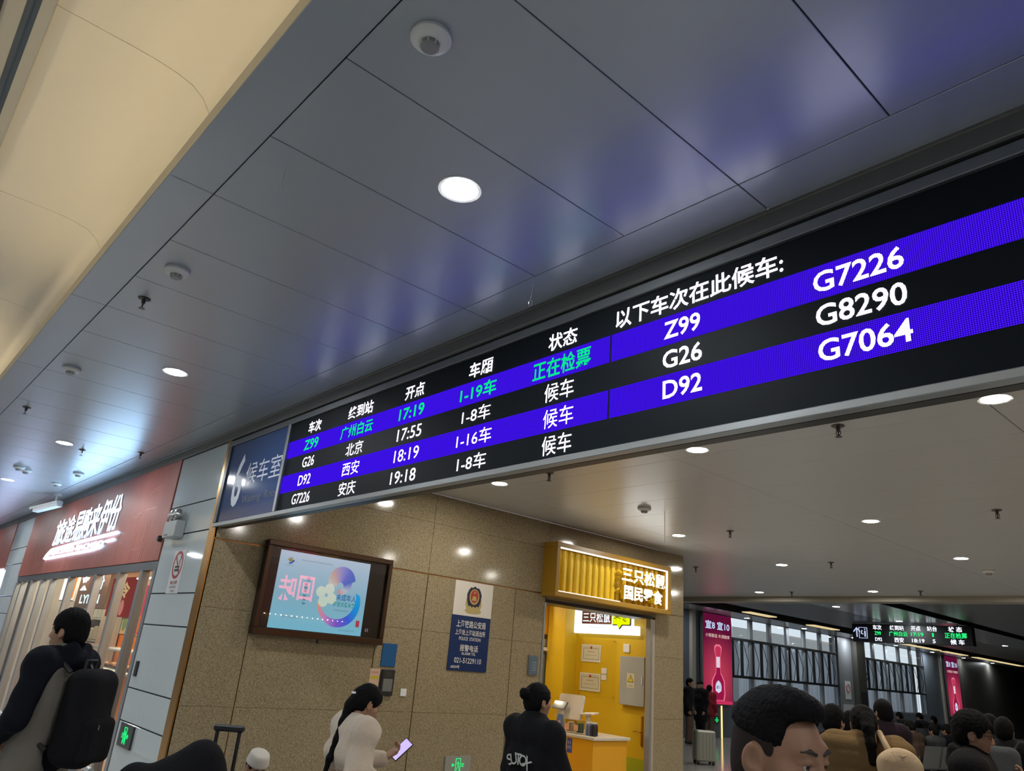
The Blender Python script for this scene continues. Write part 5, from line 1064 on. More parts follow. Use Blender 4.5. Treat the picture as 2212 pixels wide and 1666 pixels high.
def person(label, loc, face, H=1.70, top=None, low=None, shoes=None, hair='short', pose=None, vox=.012, hv=.006, extra=None, group=None, faceyaw=0., facepitch=0., build=1., faceroll=0., fine=False):
    """loc ground point, face heading (world unit vec xy)"""
    pose = pose or {}; s = H/1.75
    rz_ = math.atan2(-face[0], face[1])
    t = root('person', label, 'person', (loc[0], loc[1], FL), rz_, group)
    lean = pose.get('lean', 0.); sit = pose.get('sit'); tw = pose.get('twist', 0.)
    hz = .93 if sit is None else sit/s
    J = dict(hip=A_(0,0,hz), chest=A_(0,lean*.7,hz+.33), neck=A_(0,lean,hz+.555))
    J['head'] = J['neck']+A_(0,.028+pose.get('hx',0)+lean*.25,.150-abs(lean)*.05+pose.get('hz',0))
    sw = .185*build; Rt = rotz(tw)
    for nm, sg in (('R',1),('L',-1)):
        J['sh'+nm] = A_(0,lean*.95,hz+.505)+Rt@A_(sg*sw,0,0)
        J['el'+nm] = A_(*pose.get('el'+nm, (sg*(sw+.06),lean*.7-.03,hz+.22))); J['wr'+nm] = A_(*pose.get('wr'+nm, (sg*(sw+.06),lean*.6+.07,hz-.02)))
        if sit is None:
            J['hp'+nm] = A_(sg*.09,0,hz-.02); J['kn'+nm] = A_(*pose.get('kn'+nm, (sg*.095,.02,.50))); J['an'+nm] = A_(*pose.get('an'+nm, (sg*.10,-.02,.085)))
        else:
            J['hp'+nm] = A_(sg*.09,.02,hz); J['kn'+nm] = A_(*pose.get('kn'+nm, (sg*.13,.43,hz+.03))); J['an'+nm] = A_(*pose.get('an'+nm, (sg*.13,.43,.085)))
    J = {k: v*s for k, v in J.items()}
    Rh = rotz(faceyaw)@roty(faceroll)@rotx(-facepitch)
    hp, T = head_prims(J['head'], Rh, s, J['neck']-A_(0,0,.02*s)); b = build*s
    def torso(r, z0, wid=1., k=.05, dep=1.):
        L = []; bot = A_(0,0,z0) if sit is None else A_(0,0,max(z0, (hz-.06)*s))
        for sg in (-1,1):
            L += [cap(bot+A_(sg*.085*wid*b,0,0), J['chest']+A_(sg*.075*b,0,0), r*1.02*b, r*1.06*b, k=k, f=(1,1/dep,1)), cap(J['chest']+A_(sg*.075*b,0,0), J['neck']+A_(sg*.085*b,0,-.09*s), r*1.06*b, r*.80*b, k=k, f=(1,1/dep,1))]
        return L
    # skin body: head, neck, torso, limbs and hands as one surface
    body = [cap(J['neck']-A_(0,0,.02*s), J['neck']+A_(0,.0,.03*s), .058*s, .055*s)]+torso(.085, J['hip'][2])
    for nm in 'RL':
        body += [cap(J['sh'+nm], J['el'+nm], .045*b, .036*b), cap(J['el'+nm], J['wr'+nm], .036*b, .026*b), cap(J['hp'+nm], J['kn'+nm], .075*b, .052*b), cap(J['kn'+nm], J['an'+nm], .052*b, .036*b), cap(J['an'+nm]+A_(0,-.03,-.04*s), J['an'+nm]+A_(0,.12*s,-.055*s), .03*s, .026*s)]
    parts = [surf(body, max(vox, .012), k0=.04), surf(hp, hv, pad=.015)]
    for nm, sg in (('R',1),('L',-1)):
        d = pose.get('hd'+nm); d = J['wr'+nm]-J['el'+nm] if d is None else A_(*d); nn = A_(*pose.get('pn'+nm, (-sg,0,0)))
        parts.append(surf(hand_prims(J['wr'+nm], d, nn, s, pose.get('curl'+nm, .45), pose.get('th'+nm, -sg)), min(hv, .006) if vox < .016 else .010, pad=.01))
    bd = smesh('body', parts, M_SKIN if fine else M_SKIN2, t)
    for sx in (-1,1):
        mb = MB(); mb.lathe([(.0005,-.0125*s),(.009*s,-.009*s),(.0125*s,0),(.009*s,.009*s),(.0005,.0125*s)], (0,0,0), 12)
        e = link('eye', mb.mesh('eye', smooth=True), M_EYE, bd, T(sx*.031,.0725,.0095)); 
        mb = MB(); mb.lathe([(.0005,-.0072*s),(.005*s,-.0055*s),(.0072*s,0),(.005*s,.0055*s),(.0005,.0072*s)], (0,0,0), 10); link('iris', mb.mesh('iris', smooth=True), M_IRIS, e, Rh@A_(0,.0078*s,0)+Rh@A_(.0015*sx*0,0,0))
        if fine or hv <= .006: smesh('eyebrow', [surf([cap(T(sx*.014,.0885,.034), T(sx*.032,.0875,.040), .0040*s, .0042*s, k=.004), cap(T(sx*.032,.0875,.040), T(sx*.050,.0765,.036), .0042*s, .0025*s, k=.004)], .0025, lambda P: .0012*_noise(P, 900, 3), pad=.008)], M_BROW, bd)
    # hair
    if hair and hasattr(hair, 'pitch'): hair.pitch = facepitch
    if hair: hair(t, T, Rh, s, hv, J)
    # trousers / lower
    if low:
        L = [cap(A_(-.06*b,0,J['hip'][2]+.11*s), A_(.06*b,0,J['hip'][2]+.11*s), .112*b), cap(A_(-.07*b,0,J['hip'][2]+.04*s), A_(.07*b,0,J['hip'][2]+.04*s), .128*b), cap(A_(-.07*b,0,J['hip'][2]-.04*s), A_(.07*b,0,J['hip'][2]-.04*s), .135*b)]
        for nm in 'RL': L += [cap(J['hp'+nm], J['kn'+nm], .105*b, .078*b, k=.04), cap(J['kn'+nm], J['an'+nm]+A_(0,0,.0), .078*b, .066*b, k=.03)]
        smesh('trousers', [surf(L, vox, lambda P: .004*_noise(P, 45, 11))], low, t)
    if shoes:
        for nm in 'RL':
            a = J['an'+nm]; smesh('shoe', [surf([ell(a+A_(0,-.03*s,-.045*s), (.042*s,.055*s,.045*s)), ell(a+A_(0,.09*s,-.055*s), (.045*s,.085*s,.034*s)), cap(a, a+A_(0,0,.03*s), .045*s), plane(a+A_(0,0,-.083*s), (0,0,-1), k=.008)], .010)], shoes, t)
    if top: top(t, J, s, b, torso, vox, T, Rh)
    if extra: extra(t, J, s, b, T, Rh, vox)
    return t, J, s

def jacket(m, hem=-.02, r=.118, arm=(.072,.062,.050), collar=None, sleeve=None, fold=.006, fs=28., quilt=None, hood=None, dep=.95, cm=None, arms='RL', cuff=.93, seed=5):
    def f(t, J, s, b, torso, vox, T, Rh):
        z0 = J['hip'][2]+hem*s; L = torso(r, z0, 1.15, dep=dep)+[cap(J['shR'], J['shL'], arm[0]*1.05*b, k=.06)]+[cap(J['neck']+A_(0,-.015,-.06*s), J['sh'+q]+A_(0,-.01,.0), .088*b, arm[0]*1.04*b, k=.07) for q in 'RL']
        AR = []
        for nm in arms: AR += [cap(J['sh'+nm], J['el'+nm], arm[0]*b, arm[1]*b, k=.045), cap(J['el'+nm], J['el'+nm]+(J['wr'+nm]-J['el'+nm])*cuff, arm[1]*b, arm[2]*b, k=.035)]
        if collar: CL = [cap(J['neck']+A_(0,-.01,-.07*s), J['neck']+A_(0,.005,collar*s), .098*s, .086*s, k=.05)]
        else: CL = [cap(J['neck']+A_(0,-.01,-.08*s), J['neck']+A_(0,0,-.015*s), .092*s, .080*s, k=.05)]
        dsp = (lambda P: fold*_noise(P, fs, seed)+fold*.5*_noise(P, fs*2.3, seed+1)) if not quilt else (lambda P: fold*_noise(P, fs, seed)+.009*np.abs(np.sin(P[...,2]*math.pi/quilt))*-1+.004)
        hole = [cap(J['neck']+A_(0,.01,.0), J['neck']+A_(0,.03,.2*s), .060*s, .075*s, op='sub', k=.012)]
        if sleeve is None: o = smesh('jacket', [surf(L+AR+CL+hole, vox, dsp)], m, t)
        else:
            o = smesh('jacket', [surf(L+CL+hole, vox, dsp)], m, t); q = [cap(J['shR']+A_(0,0,.012), J['shL']+A_(0,0,.012), arm[0]*1.12*b, k=.06)]+[cap(J['neck']+A_(0,-.015,-.05*s), J['sh'+w]+A_(0,-.01,.008), .100*b, arm[0]*1.14*b, k=.07) for w in 'RL']+[dict(x, ra=x['ra']*1.05, rb=x['rb']*1.05) for x in AR]
            smesh('sleeves', [surf(q, vox, dsp)], sleeve, o)
        if hood:
            c = J['neck']+A_(0,-.10*s,.0); smesh('hood', [surf([ell(c+A_(0,.015,-.02), (.125*s,.075*s,.080*s)), cap(J['neck']+A_(-.09*s,.03,-.01), J['neck']+A_(-.06*s,-.09*s,.05*s), .045*s), cap(J['neck']+A_(.09*s,.03,-.01), J['neck']+A_(.06*s,-.09*s,.05*s), .045*s)]+hole, vox, lambda P: .006*_noise(P, 50, 9))], hood, o)
    return f
def h_short(top=.018, side=.008, rough=.004, **kw):
    def f(t, T, R, s, hv, J): smesh('hair', [hair_short(T, R, s, top, side, rough, vox=max(.005, hv), **kw)], M_HAIR, t)
    return f
def h_tail(pts, r0=.04, r1=.012, bun=None, tie=None):
    """hair drawn back; pts in head units"""
    def f(t, T, R, s, hv, J):
        L = [ell(T(0,-.016,.040), (.088*s,.110*s,.100*s), R=R, k=.01), ell(T(0,-.045,-.01), (.078*s,.072*s,.080*s), R=R, k=.03), ell(T(0,.100,-.030), (.088*s,.080*s,.092*s), R=R, op='sub', k=.012)]
        for sx in (-1,1): L.append(ell(T(sx*.094,-.002,-.020), (.030*s,.026*s,.036*s), R=R, op='sub', k=.008))
        L.append(rbox(T(0,.065,-.100), (.13*s,.092*s,.080*s), R=R, rd=.02, op='sub', k=.008))
        if bun: L += [ell(T(*bun[0]), (bun[1]*s,bun[1]*.9*s,bun[1]*s), k=.015)]
        Ry = R@np.linalg.inv(rotx(-f.pitch)) if f.pitch else R; P = [T(*pts[0])]+[T(*pts[0])+Ry@((np.array(p)-np.array(pts[0]))*s) for p in pts[1:]]; n = len(P)
        for i in range(n-1): L.append(cap(P[i], P[i+1], (r0+(r1-r0)*i/(n-1))*s, (r0+(r1-r0)*(i+1)/(n-1))*s, k=.02))
        h = smesh('hair', [surf(L, max(.006, hv), lambda P: .003*_noise(P, 160, 2)+.003*_noise(P*np.array([1,1,.15], np.float32), 500, 4), pad=.02)], M_HAIR, t)
        if tie: link('hair_tie', MB().lathe([(.024*s,-.01),(.030*s,0),(.024*s,.01)], (0,0,0), 14).mesh('hair_tie', smooth=True), tie[1], h, T(*tie[0]))
    f.pitch = 0.
    return f
def soft(name, label, cat, prims, vox, m, loc, rz_=0., disp=None, group=None):
    t = root(name, label, cat, loc, rz_, group); return t, smesh('body', [surf(prims, vox, disp)], m, t)

# ================================================================ PEOPLE AND LUGGAGE
CR = np.array([math.cos(YAW), math.sin(YAW)]); CF = np.array([-math.sin(YAW), math.cos(YAW)])
def fdir(right, away, px=1106):
    """heading as it looks from the camera at picture column px"""
    a = math.atan((px-W/2)/FPX); r = CR*math.cos(a)-CF*math.sin(a); f = CF*math.cos(a)+CR*math.sin(a); v = r*right+f*away; return v/np.linalg.norm(v)
def L2W(t, p): q = rotz(t.rotation_euler[2])@np.array(p, float); return np.array(t.location)+q
M_NAVY = cloth('navy jacket', (.006,.007,.012)); M_GREYJ = cloth('grey shell', (.17,.155,.13)); M_BLKC = cloth('black cloth', (.009,.009,.011)); M_BLKT = cloth('black trousers', (.006,.007,.013))
M_CREAMK = mat('cream fleece', (.62,.50,.38), .95, bump=(160.,.6), sheen=.4); M_JEAN = cloth('pale jeans', (.28,.30,.34)); M_TAN = cloth('tan down jacket', (.20,.125,.055)); M_DGREY = cloth('dark grey puffer', (.014,.0135,.015)); M_SHOE = mat('dark shoe', (.02,.02,.02), .5)
M_BEIGE = cloth('beige canvas', (.62,.46,.30)); M_REDC = cloth('dark red jacket', (.22,.02,.03)); M_BROWNC = cloth('brown trousers', (.10,.07,.05)); M_WSH = mat('pale shoe', (.4,.38,.35), .6)

# --- foreground man, only his head rises into the picture
dep = 1.62; hp_ = at(1698,1578,dep)
fd = fdir(.83,-.56,1700)
def h_near(t, T, R, s, hv, J):
    L = [ell(T(0,-.016,.052), (.081*s,.098*s,.094*s), R=R, k=.01), ell(T(0,.028,.112), (.062*s,.052*s,.030*s), R=R, k=.03), ell(T(0,-.055,.03), (.070*s,.060*s,.07*s), R=R, k=.03),
         rbox(T(0,.125,.010), (.14*s,.083*s,.083*s), R=R, rd=.025, op='sub', k=.006), plane(T(0,0,.028), R@A_(0,-.25,-1), k=.02)]
    smesh('hair', [surf(L, .0032, lambda P: .0014*_noise(P, 420, 1)+.0016*_noise(P, 900, 2)+.0012*_noise(P, 1500, 3), pad=.015)], M_HAIR, t)
    L = [ell(T(0,-.014,.032), (.0785*s,.0985*s,.090*s), R=R, k=.01), ell(T(0,-.045,-.030), (.064*s,.064*s,.070*s), R=R, k=.03), plane(T(0,0,.055), R@A_(0,0,1), k=.01), plane(T(0,0,-.075), R@A_(0,.5,-1), k=.01), plane(T(0,.034,.0), R@A_(0,1,.20), k=.004)]
    for sx in (-1,1): L.append(ell(T(sx*.082,-.004,-.034), (.022*s,.032*s,.040*s), R=R, op='sub', k=.008))
    smesh('cropped_hair', [surf(L, .004, lambda P: .0008*_noise(P, 900, 6), pad=.015)], M_FADE, t)
near, J, s = person('dark haired man in the foreground, head turned right, cut off below the eyes', (hp_[0]-fd[0]*.045,hp_[1]-fd[1]*.045), fd, 1.785, top=jacket(M_BLKC, collar=.0), low=M_BLKT, shoes=M_SHOE, hair=h_near, vox=.016, hv=.003, fine=True, facepitch=.16)

# --- man with backpack at the left
hp_ = at(160,1345,5.2)
left, J, s = person('man in a grey and navy jacket with a black backpack standing at the left shopfront', (hp_[0],hp_[1]), fdir(-.74,.67,155), 1.87,
    top=jacket(M_GREYJ, hem=-.10, r=.132, arm=(.078,.070,.058), sleeve=M_NAVY, hood=M_NAVY, collar=.03, fold=.008), low=M_BLKT, shoes=M_SHOE, hair=h_short(.030,.016,.006,line=.05), vox=.012,
    pose=dict(elL=(-.30,-.03,1.14), wrL=(-.20,.20,.98), elR=(.27,.05,1.15), wrR=(.20,.36,.98), pnL=(1,0,0), pnR=(-.3,0,-1), curlR=.8), faceyaw=.15)
# backpack on his back
bl = L2W(left, (0,-.27,.93))
t = root('backpack', 'black backpack worn by the man at the left', 'backpack', bl, left.rotation_euler[2])
bp = smesh('body', [surf([rbox((0,0,.30), (.17,.12,.30), rd=.10), ell((0,-.06,.20), (.15,.10,.20), k=.04)], .010, lambda P: .006*_noise(P, 26, 3))], M_BLKC, t)
smesh('front_pocket', [surf([rbox((0,-.125,.17), (.13,.05,.14), rd=.045)], .010, lambda P: .004*_noise(P, 40, 5))], M_BLKC, t)
link('top_handle', MB().tube([(-.05,.05,.58),(-.05,.05,.65),(.05,.05,.65),(.05,.05,.58)],.012,8).mesh('top_handle', smooth=True), M_BLACK, t)
for sx in (-1,1): link('strap', MB().tube([(sx*.11,.10,.57),(sx*.13,.20,.66),(sx*.145,.36,.60),(sx*.16,.42,.40),(sx*.17,.30,.20),(sx*.15,.10,.10)],.016,8).mesh('strap', smooth=True), M_BLACK, t)
link('zip_pull', B(-.07,-.06,-.178,-.172,.24,.27).mesh('zip_pull'), M_CHROME, bp)
# his suitcase with telescopic handle
q = L2W(left, (.22,.44,0))
def suitcase(label, loc, rz_, w, d, h, shell, trim, handle=.45, group=None, hm=None, hr=.010):
    t = root('suitcase', label, 'suitcase', (loc[0],loc[1],FL), rz_, group)
    def pl(n, mb, m, sm=False): return link(n, mb.mesh(n, smooth=sm), m, t)
    sh = pl('shell', B(-w/2,w/2,-d/2,d/2,.07,h,c=.03), shell)
    link('zip_band', B(-w/2-.003,w/2+.003,-.012,.012,.072,h+.003,c=.01).mesh('zip_band'), trim, sh)
    for k in range(-2,3): link('ridge', B(k*w*.17-.012,k*w*.17+.012,-d/2-.006,-d/2+.004,.12,h-.06).mesh('ridge'), shell, sh)
    for x in (-w/2+.05,w/2-.05):
        for y in (-d/2+.05,d/2-.05): pl('wheel', MB().lathe([(.008,-.022),(.032,-.022),(.035,0),(.032,.022),(.008,.022)], (x,y,.036), 14, axis='x'), M_BLACK, True); pl('wheel_fork', B(x-.03,x+.03,y-.02,y+.02,.05,.075), trim)
    for x in (-w*.22,w*.22): pl('corner_guard', B(x-.03,x+.03,d/2-.004,d/2+.008,h-.14,h-.10), trim)
    if handle:
        for x in (-w*.2,w*.2): pl('handle_tube', MB().cyl((x,d/2-.05,h-.02),(x,d/2-.05,h+handle),hr,n=10), hm or M_LGREY, True)
        pl('handle_grip', B(-w*.2-.03,w*.2+.03,d/2-.075,d/2-.025,h+handle-.01,h+handle+.035,c=.012), M_BLACK)
    return t
suitcase('suitcase with raised steel handle held by the man at the left', q, left.rotation_euler[2]+.2, .42, .26, .60, mat('suitcase slate', (.08,.09,.10), .35), M_BLACK, .33)

# --- woman with phone
hp_ = at(783,1515,4.9)
wom, J, s = person('woman in a cream fleece with a long ponytail looking at her phone', (hp_[0]-CR[0]*.07,hp_[1]-CR[1]*.07), fdir(.93,.36,785), 1.60,
    top=jacket(M_CREAMK, hem=.36, r=.112, arm=(.085,.090,.055), fold=.010, fs=34.), low=M_JEAN, shoes=M_WSH, vox=.010,
    hair=h_tail([(0,-.10,.03),(0,-.155,-.05),(0,-.185,-.16),(0,-.215,-.28),(.0,-.25,-.40),(0,-.27,-.50)], .042,.016, tie=((0,-.125,.02),M_WHITE)),
    pose=dict(lean=.06, hx=.02, hz=-.03, elR=(.27,.0,1.17), wrR=(.17,.34,1.08), elL=(-.25,.14,1.19), wrL=(-.08,.36,1.24), hdL=(.1,.75,.5), pnL=(.2,-.6,.7), pnR=(-.6,0,-.6), curlL=.55, curlR=.8), facepitch=-.0 if False else .45)
w_ = L2W(wom, A_(-.06,.475,1.30)*s)
t = root('smartphone', 'smartphone with a lilac screen in the hand of the woman in cream', 'phone', w_, wom.rotation_euler[2])
def phone_parts(t, m, N, V0):
    N = Vector(N).normalized(); V_ = Vector(V0); V_ = (V_-N*V_.dot(N)).normalized(); U = V_.cross(N)
    link('case', MB().prism([(-.038,-.078),(.038,-.078),(.038,.078),(-.038,.078)], (0,0,0), U, V_, -.009).mesh('case'), M_BLACK, t); link('screen', MB().prism([(-.034,-.073),(.034,-.073),(.034,.073),(-.034,.073)], (0,0,0), U, V_, .0008).mesh('screen'), m, t)
E_PH = emit('phone screen', (.62,.50,.92), 1.1)
phone_parts(t, E_PH, (.55,-.62,.56), (.25,.55,.80))
# green patterned bag she leans on
q = L2W(wom, (.16,.46,0))
M_OLIVE = cloth('olive bag', (.10,.11,.06)); t, b_ = soft('tote_bag', 'olive and white tote bag beside the woman in cream', 'bag', [rbox((0,0,.72), (.16,.12,.20), rd=.06, k=.03), rbox((0,0,.58), (.18,.13,.12), rd=.06)], .012, M_OLIVE, (q[0],q[1],FL), wom.rotation_euler[2], lambda P: .010*_noise(P, 30, 2))
link('handle', MB().tube([(-.09,0,.88),(-.07,.02,1.0),(.07,.02,1.0),(.09,0,.88)],.012,8).mesh('handle', smooth=True), M_OLIVE, t); link('patch', B(-.10,.10,-.132,-.120,.60,.82,c=.01).mesh('patch'), M_WHITE, t)
suitcase('dark suitcase standing under the olive tote bag', (q[0],q[1]), wom.rotation_euler[2], .40, .26, .50, mat('suitcase charcoal', (.03,.03,.03), .4), M_BLACK, 0)

# --- woman with bun, black puffer with white print
hp_ = at(1158,1514,5.3)
def back_print(t, J, s, b, T, Rh, vox):
    y = -.146*s
    g = MB()
    for i, ch in enumerate('SUTOX'):
        a = (i-2)*.30; v, f, e = glyphs(ch, .01); c0 = A_(math.sin(a)*.16, 0, 1.25+math.cos(a)*.08-.08)
        for k, vv in enumerate(v): pass
        q = (v[:,:2]-e/2)*.075/e[1]; ca, sa = math.cos(-a), math.sin(-a); X = c0[0]-0; 
        u = q[:,0]*ca-q[:,1]*sa; w = q[:,0]*sa+q[:,1]*ca
        g.add(np.stack([(-(-(X+u)))*s, np.full(len(u), y), (c0[2]+w)*s], 1), f)
    link('jacket_print', g.mesh('jacket_print'), mat('print white', (.5,.5,.48), .6), t)
    link('jacket_stripe', MB().prism([(-.014,-.16),(.014,-.16),(.014,.10),(-.014,.10)], (.03,y+.002,1.03*s), EX, Vector((0,.0,1)), .002).mesh('jacket_stripe'), mat('print white', (.5,.5,.48), .6), t)
bunw, J, s = person('woman with a hair bun in a black jacket with white print, seen from behind', (hp_[0],hp_[1]), fdir(.72,.70,1155), 1.665,
    top=jacket(M_BLKC, hem=-.30, r=.120, arm=(.078,.072,.060), collar=.045, fold=.010, fs=22.), low=M_BLKT, shoes=M_SHOE, vox=.011,
    hair=h_tail([(0,-.10,.04),(0,-.12,.05)], .03,.03, bun=((0,-.135,.055),.042)), pose=dict(elR=(.27,.05,1.14), wrR=(.17,.26,1.05), elL=(-.27,.05,1.14), wrL=(-.17,.26,1.05)), faceyaw=-.15, extra=back_print)

# --- tan jacket woman with beige backpack
hp_ = at(1868,1580,5.1)
tan, J, s = person('woman in a tan down jacket with a ponytail, seen from behind', (hp_[0],hp_[1]), fdir(-.10,1.,1868), 1.75,
    top=jacket(M_TAN, hem=-.12, r=.138, arm=(.098,.086,.066), collar=.02, fold=.008, fs=24., quilt=.085), low=M_BLKT, shoes=M_SHOE, vox=.011,
    hair=h_tail([(0,-.105,.02),(0,-.165,-.04),(0,-.205,-.13),(0,-.215,-.24)], .045,.024), pose=dict(hz=-.045, hx=.03), faceyaw=.1, facepitch=.35)
bl = L2W(tan, (.17,-.24,1.08))
t = root('backpack', 'beige canvas backpack slung on the right shoulder of the woman in tan', 'backpack', bl, tan.rotation_euler[2]+.15)
smesh('body', [surf([rbox((0,0,.19), (.135,.085,.20), rd=.075), ell((0,-.03,.13), (.125,.085,.14), k=.04), ell((0,0,.37), (.07,.05,.045), k=.05)], .009, lambda P: .007*_noise(P, 36, 4))], M_BEIGE, t)
smesh('pocket', [surf([rbox((0,-.105,.12), (.095,.03,.085), rd=.028)], .008, lambda P: .004*_noise(P, 50, 4))], M_BEIGE, t)
link('strap', MB().tube([(-.03,.05,.36),(-.05,.06,.40),(-.06,.12,.45),(-.05,.22,.485),(-.04,.33,.44),(-.03,.39,.31)],.020,8).mesh('strap', smooth=True), M_BEIGE, t); link('drawcord', MB().tube([(-.06,-.05,.385),(0,-.075,.37),(.06,-.05,.385)],.006,6).mesh('drawcord'), M_BEIGE, t)

# --- man with glasses at the right
hp_ = at(2093,1572,4.9)
def glasses(t, J, s, b, T, Rh, vox):
    g = MB()
    for sx in (-1,1):
        g.tube([T(sx*.031+.021*math.cos(a),.094-.010*abs(math.cos(a))*(1 if math.cos(a)*sx > 0 else 0),.010+.017*math.sin(a)) for a in [k*.42 for k in range(15)]],.0014,6,closed=True); g.tube([T(sx*.053,.088,.012),T(sx*.078,.03,.012),T(sx*.082,-.02,.006)],.0016,6)
    g.tube([T(-.010,.097,.013),T(0,.100,.016),T(.010,.097,.013)],.0014,6)
    link('glasses_frame', g.mesh('glasses_frame', smooth=True), M_BLACK, t)
gla, J, s = person('person with glasses in a dark hooded puffer facing right at the right edge', (hp_[0],hp_[1]), fdir(.97,-.1,2093), 1.725,
    top=jacket(M_DGREY, hem=-.18, r=.140, arm=(.092,.084,.066), collar=.02, hood=M_DGREY, fold=.012, fs=20.), low=M_BLKT, shoes=M_SHOE, vox=.011, hair=h_short(.032,.022,.006),
    pose=dict(elR=(.28,.06,1.16), wrR=(.15,.22,1.36), elL=(-.27,.06,1.20), wrL=(-.13,.24,1.34), pnR=(-.4,-.3,1), pnL=(.4,-.3,1), curlR=.5), extra=glasses, facepitch=.12)
w_ = L2W(gla, A_(.12,.34,1.43)*s)
t = root('smartphone', 'phone with a violet screen held by the person with glasses', 'phone', w_, gla.rotation_euler[2]); phone_parts(t, E_PH, (.15,-.55,.80), (.1,.8,.5))
# --- child in front at the right edge
hp_ = at(2176,1700,3.6)
person('dark haired child at the bottom right corner', (hp_[0],hp_[1]), fdir(.3,.9,2176), 1.42, top=jacket(M_BLKC, collar=.02, fold=.01), low=M_BLKT, shoes=M_SHOE, vox=.014, hv=.007, hair=h_short(.02,.014,.005))
# --- other standing people
def stand(label, px, py, dp, H_, fr, m, lowm=None, hr=None, hem=-.1, arms=None, r=.13, group=None, vox=.016, hood=None, pitch=0.):
    p = at(px, py, dp); return person(label, (p[0],p[1]), fdir(*fr, px), H_, top=jacket(m, hem=hem, r=r, arm=(.088,.078,.062), collar=.03, fold=.01, hood=hood), low=lowm or M_BLKT, shoes=M_SHOE, vox=vox, hv=.008, hair=hr or h_short(.024,.014,.006), pose=arms, facepitch=pitch, group=group)[0]
M_PLUM = cloth('plum dark jacket', (.020,.012,.018)); M_GREYBP = cloth('grey backpack cloth', (.07,.075,.08))
stand('man in a black jacket just behind the foreground head', 1797, 1545, 6.4, 1.665, (.5,.85), M_BLKC)
stand('person with tousled black hair standing behind the woman in tan', 1909, 1535, 8.2, 1.725, (-.55,.8), M_PLUM, r=.14)
stand('dark haired person half hidden left of the woman in tan', 1838, 1560, 7.4, 1.60, (.8,.5), M_PLUM)
bk = stand('person in a dark coat with a grey backpack at the right edge', 2168, 1572, 7.6, 1.66, (.25,1.), M_BLKC)
bl = L2W(bk, (0,-.25,.88)); t, b_ = soft('backpack', 'large grey backpack of the person at the right edge', 'backpack', [rbox((0,0,.27), (.17,.11,.27), rd=.08), rbox((0,-.10,.17), (.13,.05,.13), rd=.04, k=.02)], .014, M_GREYBP, bl, bk.rotation_euler[2], lambda P: .006*_noise(P, 30, 3))
for sx in (-1,1): link('strap', MB().tube([(sx*.10,.08,.50),(sx*.12,.22,.58),(sx*.15,.36,.45)],.018,6).mesh('strap'), M_BLACK, t)
stand('dark figure standing behind the person with glasses', 2137, 1545, 9.0, 1.66, (-.3,.9), M_BLKC)
# group by the suitcase next to the wall end
def ground(px, py): q = on_z(px, py, FL); return (q[0], q[1])
def stand_g(label, px, py, H_, fr, m, **k):
    g = ground(px, py); dp = float(CAM[2]@(np.array([g[0],g[1],FL])-[0,0,CH])); q = CAM@(np.array([g[0],g[1],FL+H_])-[0,0,CH]); return stand(label, W/2+FPX*q[0]/q[2], H/2-FPX*q[1]/q[2], float(q[2]), H_, fr, m, vox=.022, **k)
stand_g('person in a dark coat and brown trousers beside the end of the granite wall', 1489, 1607, 1.74, (.9,-.3), M_BLKC, lowm=M_BROWNC)
gh = lambda t, T, R, s, hv, J: (smesh('beanie', [surf([ell(T(0,-.014,.045), (.090*s,.112*s,.100*s), R=R), plane(T(0,0,.03), R@A_(0,-.1,-1), k=.01)], .009)], M_BLKC, t))
stand_g('person in black with a dark beanie beside the pale suitcase', 1514, 1604, 1.70, (-.7,-.6), M_BLKC, hr=gh, hem=-.25, r=.15)
stand_g('person in a dark red jacket behind the person with the beanie', 1533, 1598, 1.58, (.6,.7), M_REDC, lowm=M_BROWNC)
g = ground(1521, 1652); suitcase('pale grey green suitcase with a black band by the wall end', g, math.radians(60), .46, .28, .70, mat('suitcase sage', (.26,.27,.23), .35), M_BLACK, 0)
# --- seated man with white cap, black luggage in front
hp_ = at(543,1622,6.5)
def capf(t, T, R, s, hv, J):
    smesh('hair', [hair_short(T, R, s, .004, .004, .003, vox=.007)], M_HAIR, t)
    smesh('cap', [surf([cap(T(0,-.012,.055), T(0,-.016,.118), .100*s, .088*s, f=(1,.92,1), k=.01), plane(T(0,0,.045), R@A_(0,0,-1), k=.008), plane(T(0,0,.140), R@A_(0,.0,1), k=.03)], .006, lambda P: .0012*_noise(P, 300, 2), pad=.02)], mat('white knit cap', (.60,.56,.50), .9, bump=(200.,.5)), t)
person('seated man in dark clothes wearing a white round cap by the granite wall', (hp_[0],hp_[1]), fdir(.35,-.9,543), 1.70, top=jacket(M_BLKC, hem=.0, collar=.02), low=M_BLKT, shoes=M_SHOE, hair=capf, vox=.014, hv=.005,
    pose=dict(sit=.12, knR=(.16,.36,.46), knL=(-.16,.36,.46), anR=(.16,.42,.085), anL=(-.16,.42,.085), elR=(.25,.10,.42), wrR=(.12,.30,.50), elL=(-.25,.10,.42), wrL=(-.12,.30,.50), lean=.10, hz=-.03), facepitch=.45)
q = at(543,1622,6.5); thing('low_stool', MB().box(q[0]-.16,q[0]+.16,q[1]-.16,q[1]+.16,FL+.03,FL+.05,c=.01).box(q[0]-.14,q[0]-.11,q[1]-.14,q[1]-.11,FL,FL+.03).box(q[0]+.11,q[0]+.14,q[1]-.14,q[1]-.11,FL,FL+.03).box(q[0]-.14,q[0]-.11,q[1]+.11,q[1]+.14,FL,FL+.03).box(q[0]+.11,q[0]+.14,q[1]+.11,q[1]+.14,FL,FL+.03), M_BLACK, 'low folding stool under the seated man with the white cap', 'stool')
q = at(430,1650,5.2); rzc = math.atan2(CR[1],CR[0])
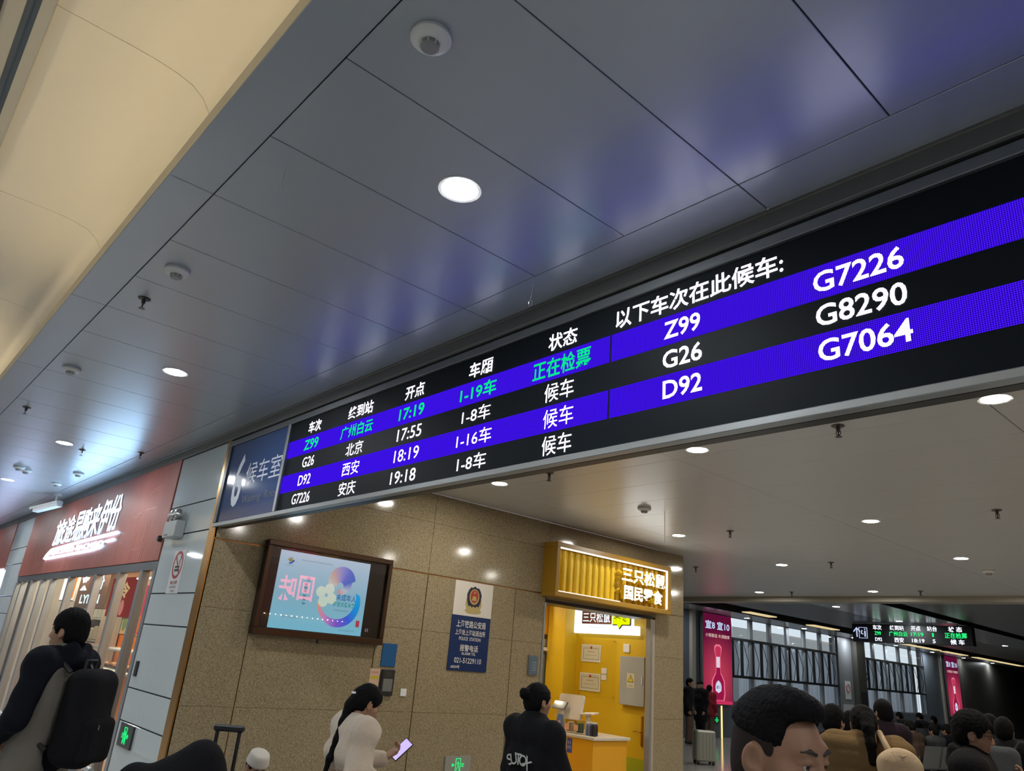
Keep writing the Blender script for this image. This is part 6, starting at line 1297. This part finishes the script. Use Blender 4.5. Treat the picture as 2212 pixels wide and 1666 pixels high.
suitcase('black suitcase with a raised handle at the foot of the granite wall', (q[0]+.1,q[1]+.1), rzc, .40, .26, .82, mat('suitcase black', (.012,.012,.013), .5), M_BLACK, .36, hm=M_BLACK, hr=.014)
t, b_ = soft('duffel_bag', 'big black duffel bag leaning on the suitcase by the granite wall', 'bag', [ell((0,0,.52), (.36,.22,.52)), ell((.14,0,.84), (.22,.18,.30), k=.08), ell((-.26,.0,.48), (.22,.20,.50), k=.08), plane((0,0,.005), (0,0,-1), k=.02)], .014, M_BLKC, (q[0]-.04-CF[0]*.30,q[1]-.02-CF[1]*.30,FL), rzc, lambda P: .014*_noise(P, 18, 3))
link('strap', MB().tube([(-.25,-.17,.60),(-.1,-.20,.78),(.1,-.19,.84),(.25,-.15,.78)],.016,8).mesh('strap', smooth=True), M_BLACK, t)
# --- shop assistant behind the left counter
p = on_y(275,1400,6.15)
M_APR = cloth('grey green smock', (.26,.24,.17))
person('shop assistant in a grey smock behind the snack counter', (p[0],6.2), (.35,-.95), 1.66, top=jacket(M_APR, hem=-.2), low=M_BLKT, shoes=M_SHOE, vox=.016, hv=.007, hair=h_short(.03,.02,.005), pose=dict(elR=(.26,.10,1.16), wrR=(.12,.30,1.10), elL=(-.26,.10,1.16), wrL=(-.12,.30,1.10)), facepitch=.5)
# --- seated crowd on benches in the hall
random.seed(11)
outs = [M_BLKC, M_PLUM, M_DGREY, M_NAVY, cloth('slate coat', (.05,.055,.06)), cloth('brown coat', (.06,.04,.03))]
seatl = ['in a black coat','in a plum jacket','in a dark puffer','in a navy coat','in a slate coat','in a brown coat']
BN = ['behind the woman in tan','below the far hall window','below the far wine poster','in the nearer row, left one','in the nearer row, right one']
k = 0
for bi, (px, py, nn) in enumerate(((1880,1650,3),(1968,1634,4),(2062,1640,4),(1935,1690,3),(2030,1706,3))):
    g = ground(px, py); a = math.atan2(CR[1],CR[0])+.45
    bn = bench(g[0], g[1], a, 'metal waiting bench '+BN[bi], nn)
    for i in range(nn):
        if (bi*5+i) % 4 == 3: continue
        lx = -.28*nn+.28+.56*i; q = np.array([g[0],g[1],0])+rotz(a)@A_(lx,-.02,0); f = rotz(a)@A_(0,1,0); c = (k*5+bi) % 6
        person(f'traveller {seatl[c]}, {ORD[i]} seat of bench {BN[bi]}', (q[0],q[1]), (f[0],f[1]), 1.66+.05*(k % 3), top=jacket(outs[c], hem=.0, r=.14, arm=(.09,.08,.06), collar=.02), low=M_BLKT, shoes=[M_SHOE,M_WSH][k % 2], vox=.024, hv=.011, hair=h_short(.024,.016,.006), group='seated travellers in the hall',
               pose=dict(sit=.46, elR=(.20,.10,.70), wrR=(.08,.30,.62), elL=(-.20,.10,.70), wrL=(-.08,.30,.62), lean=.06*(k % 3)), facepitch=.2+.15*(k % 3)); k += 1
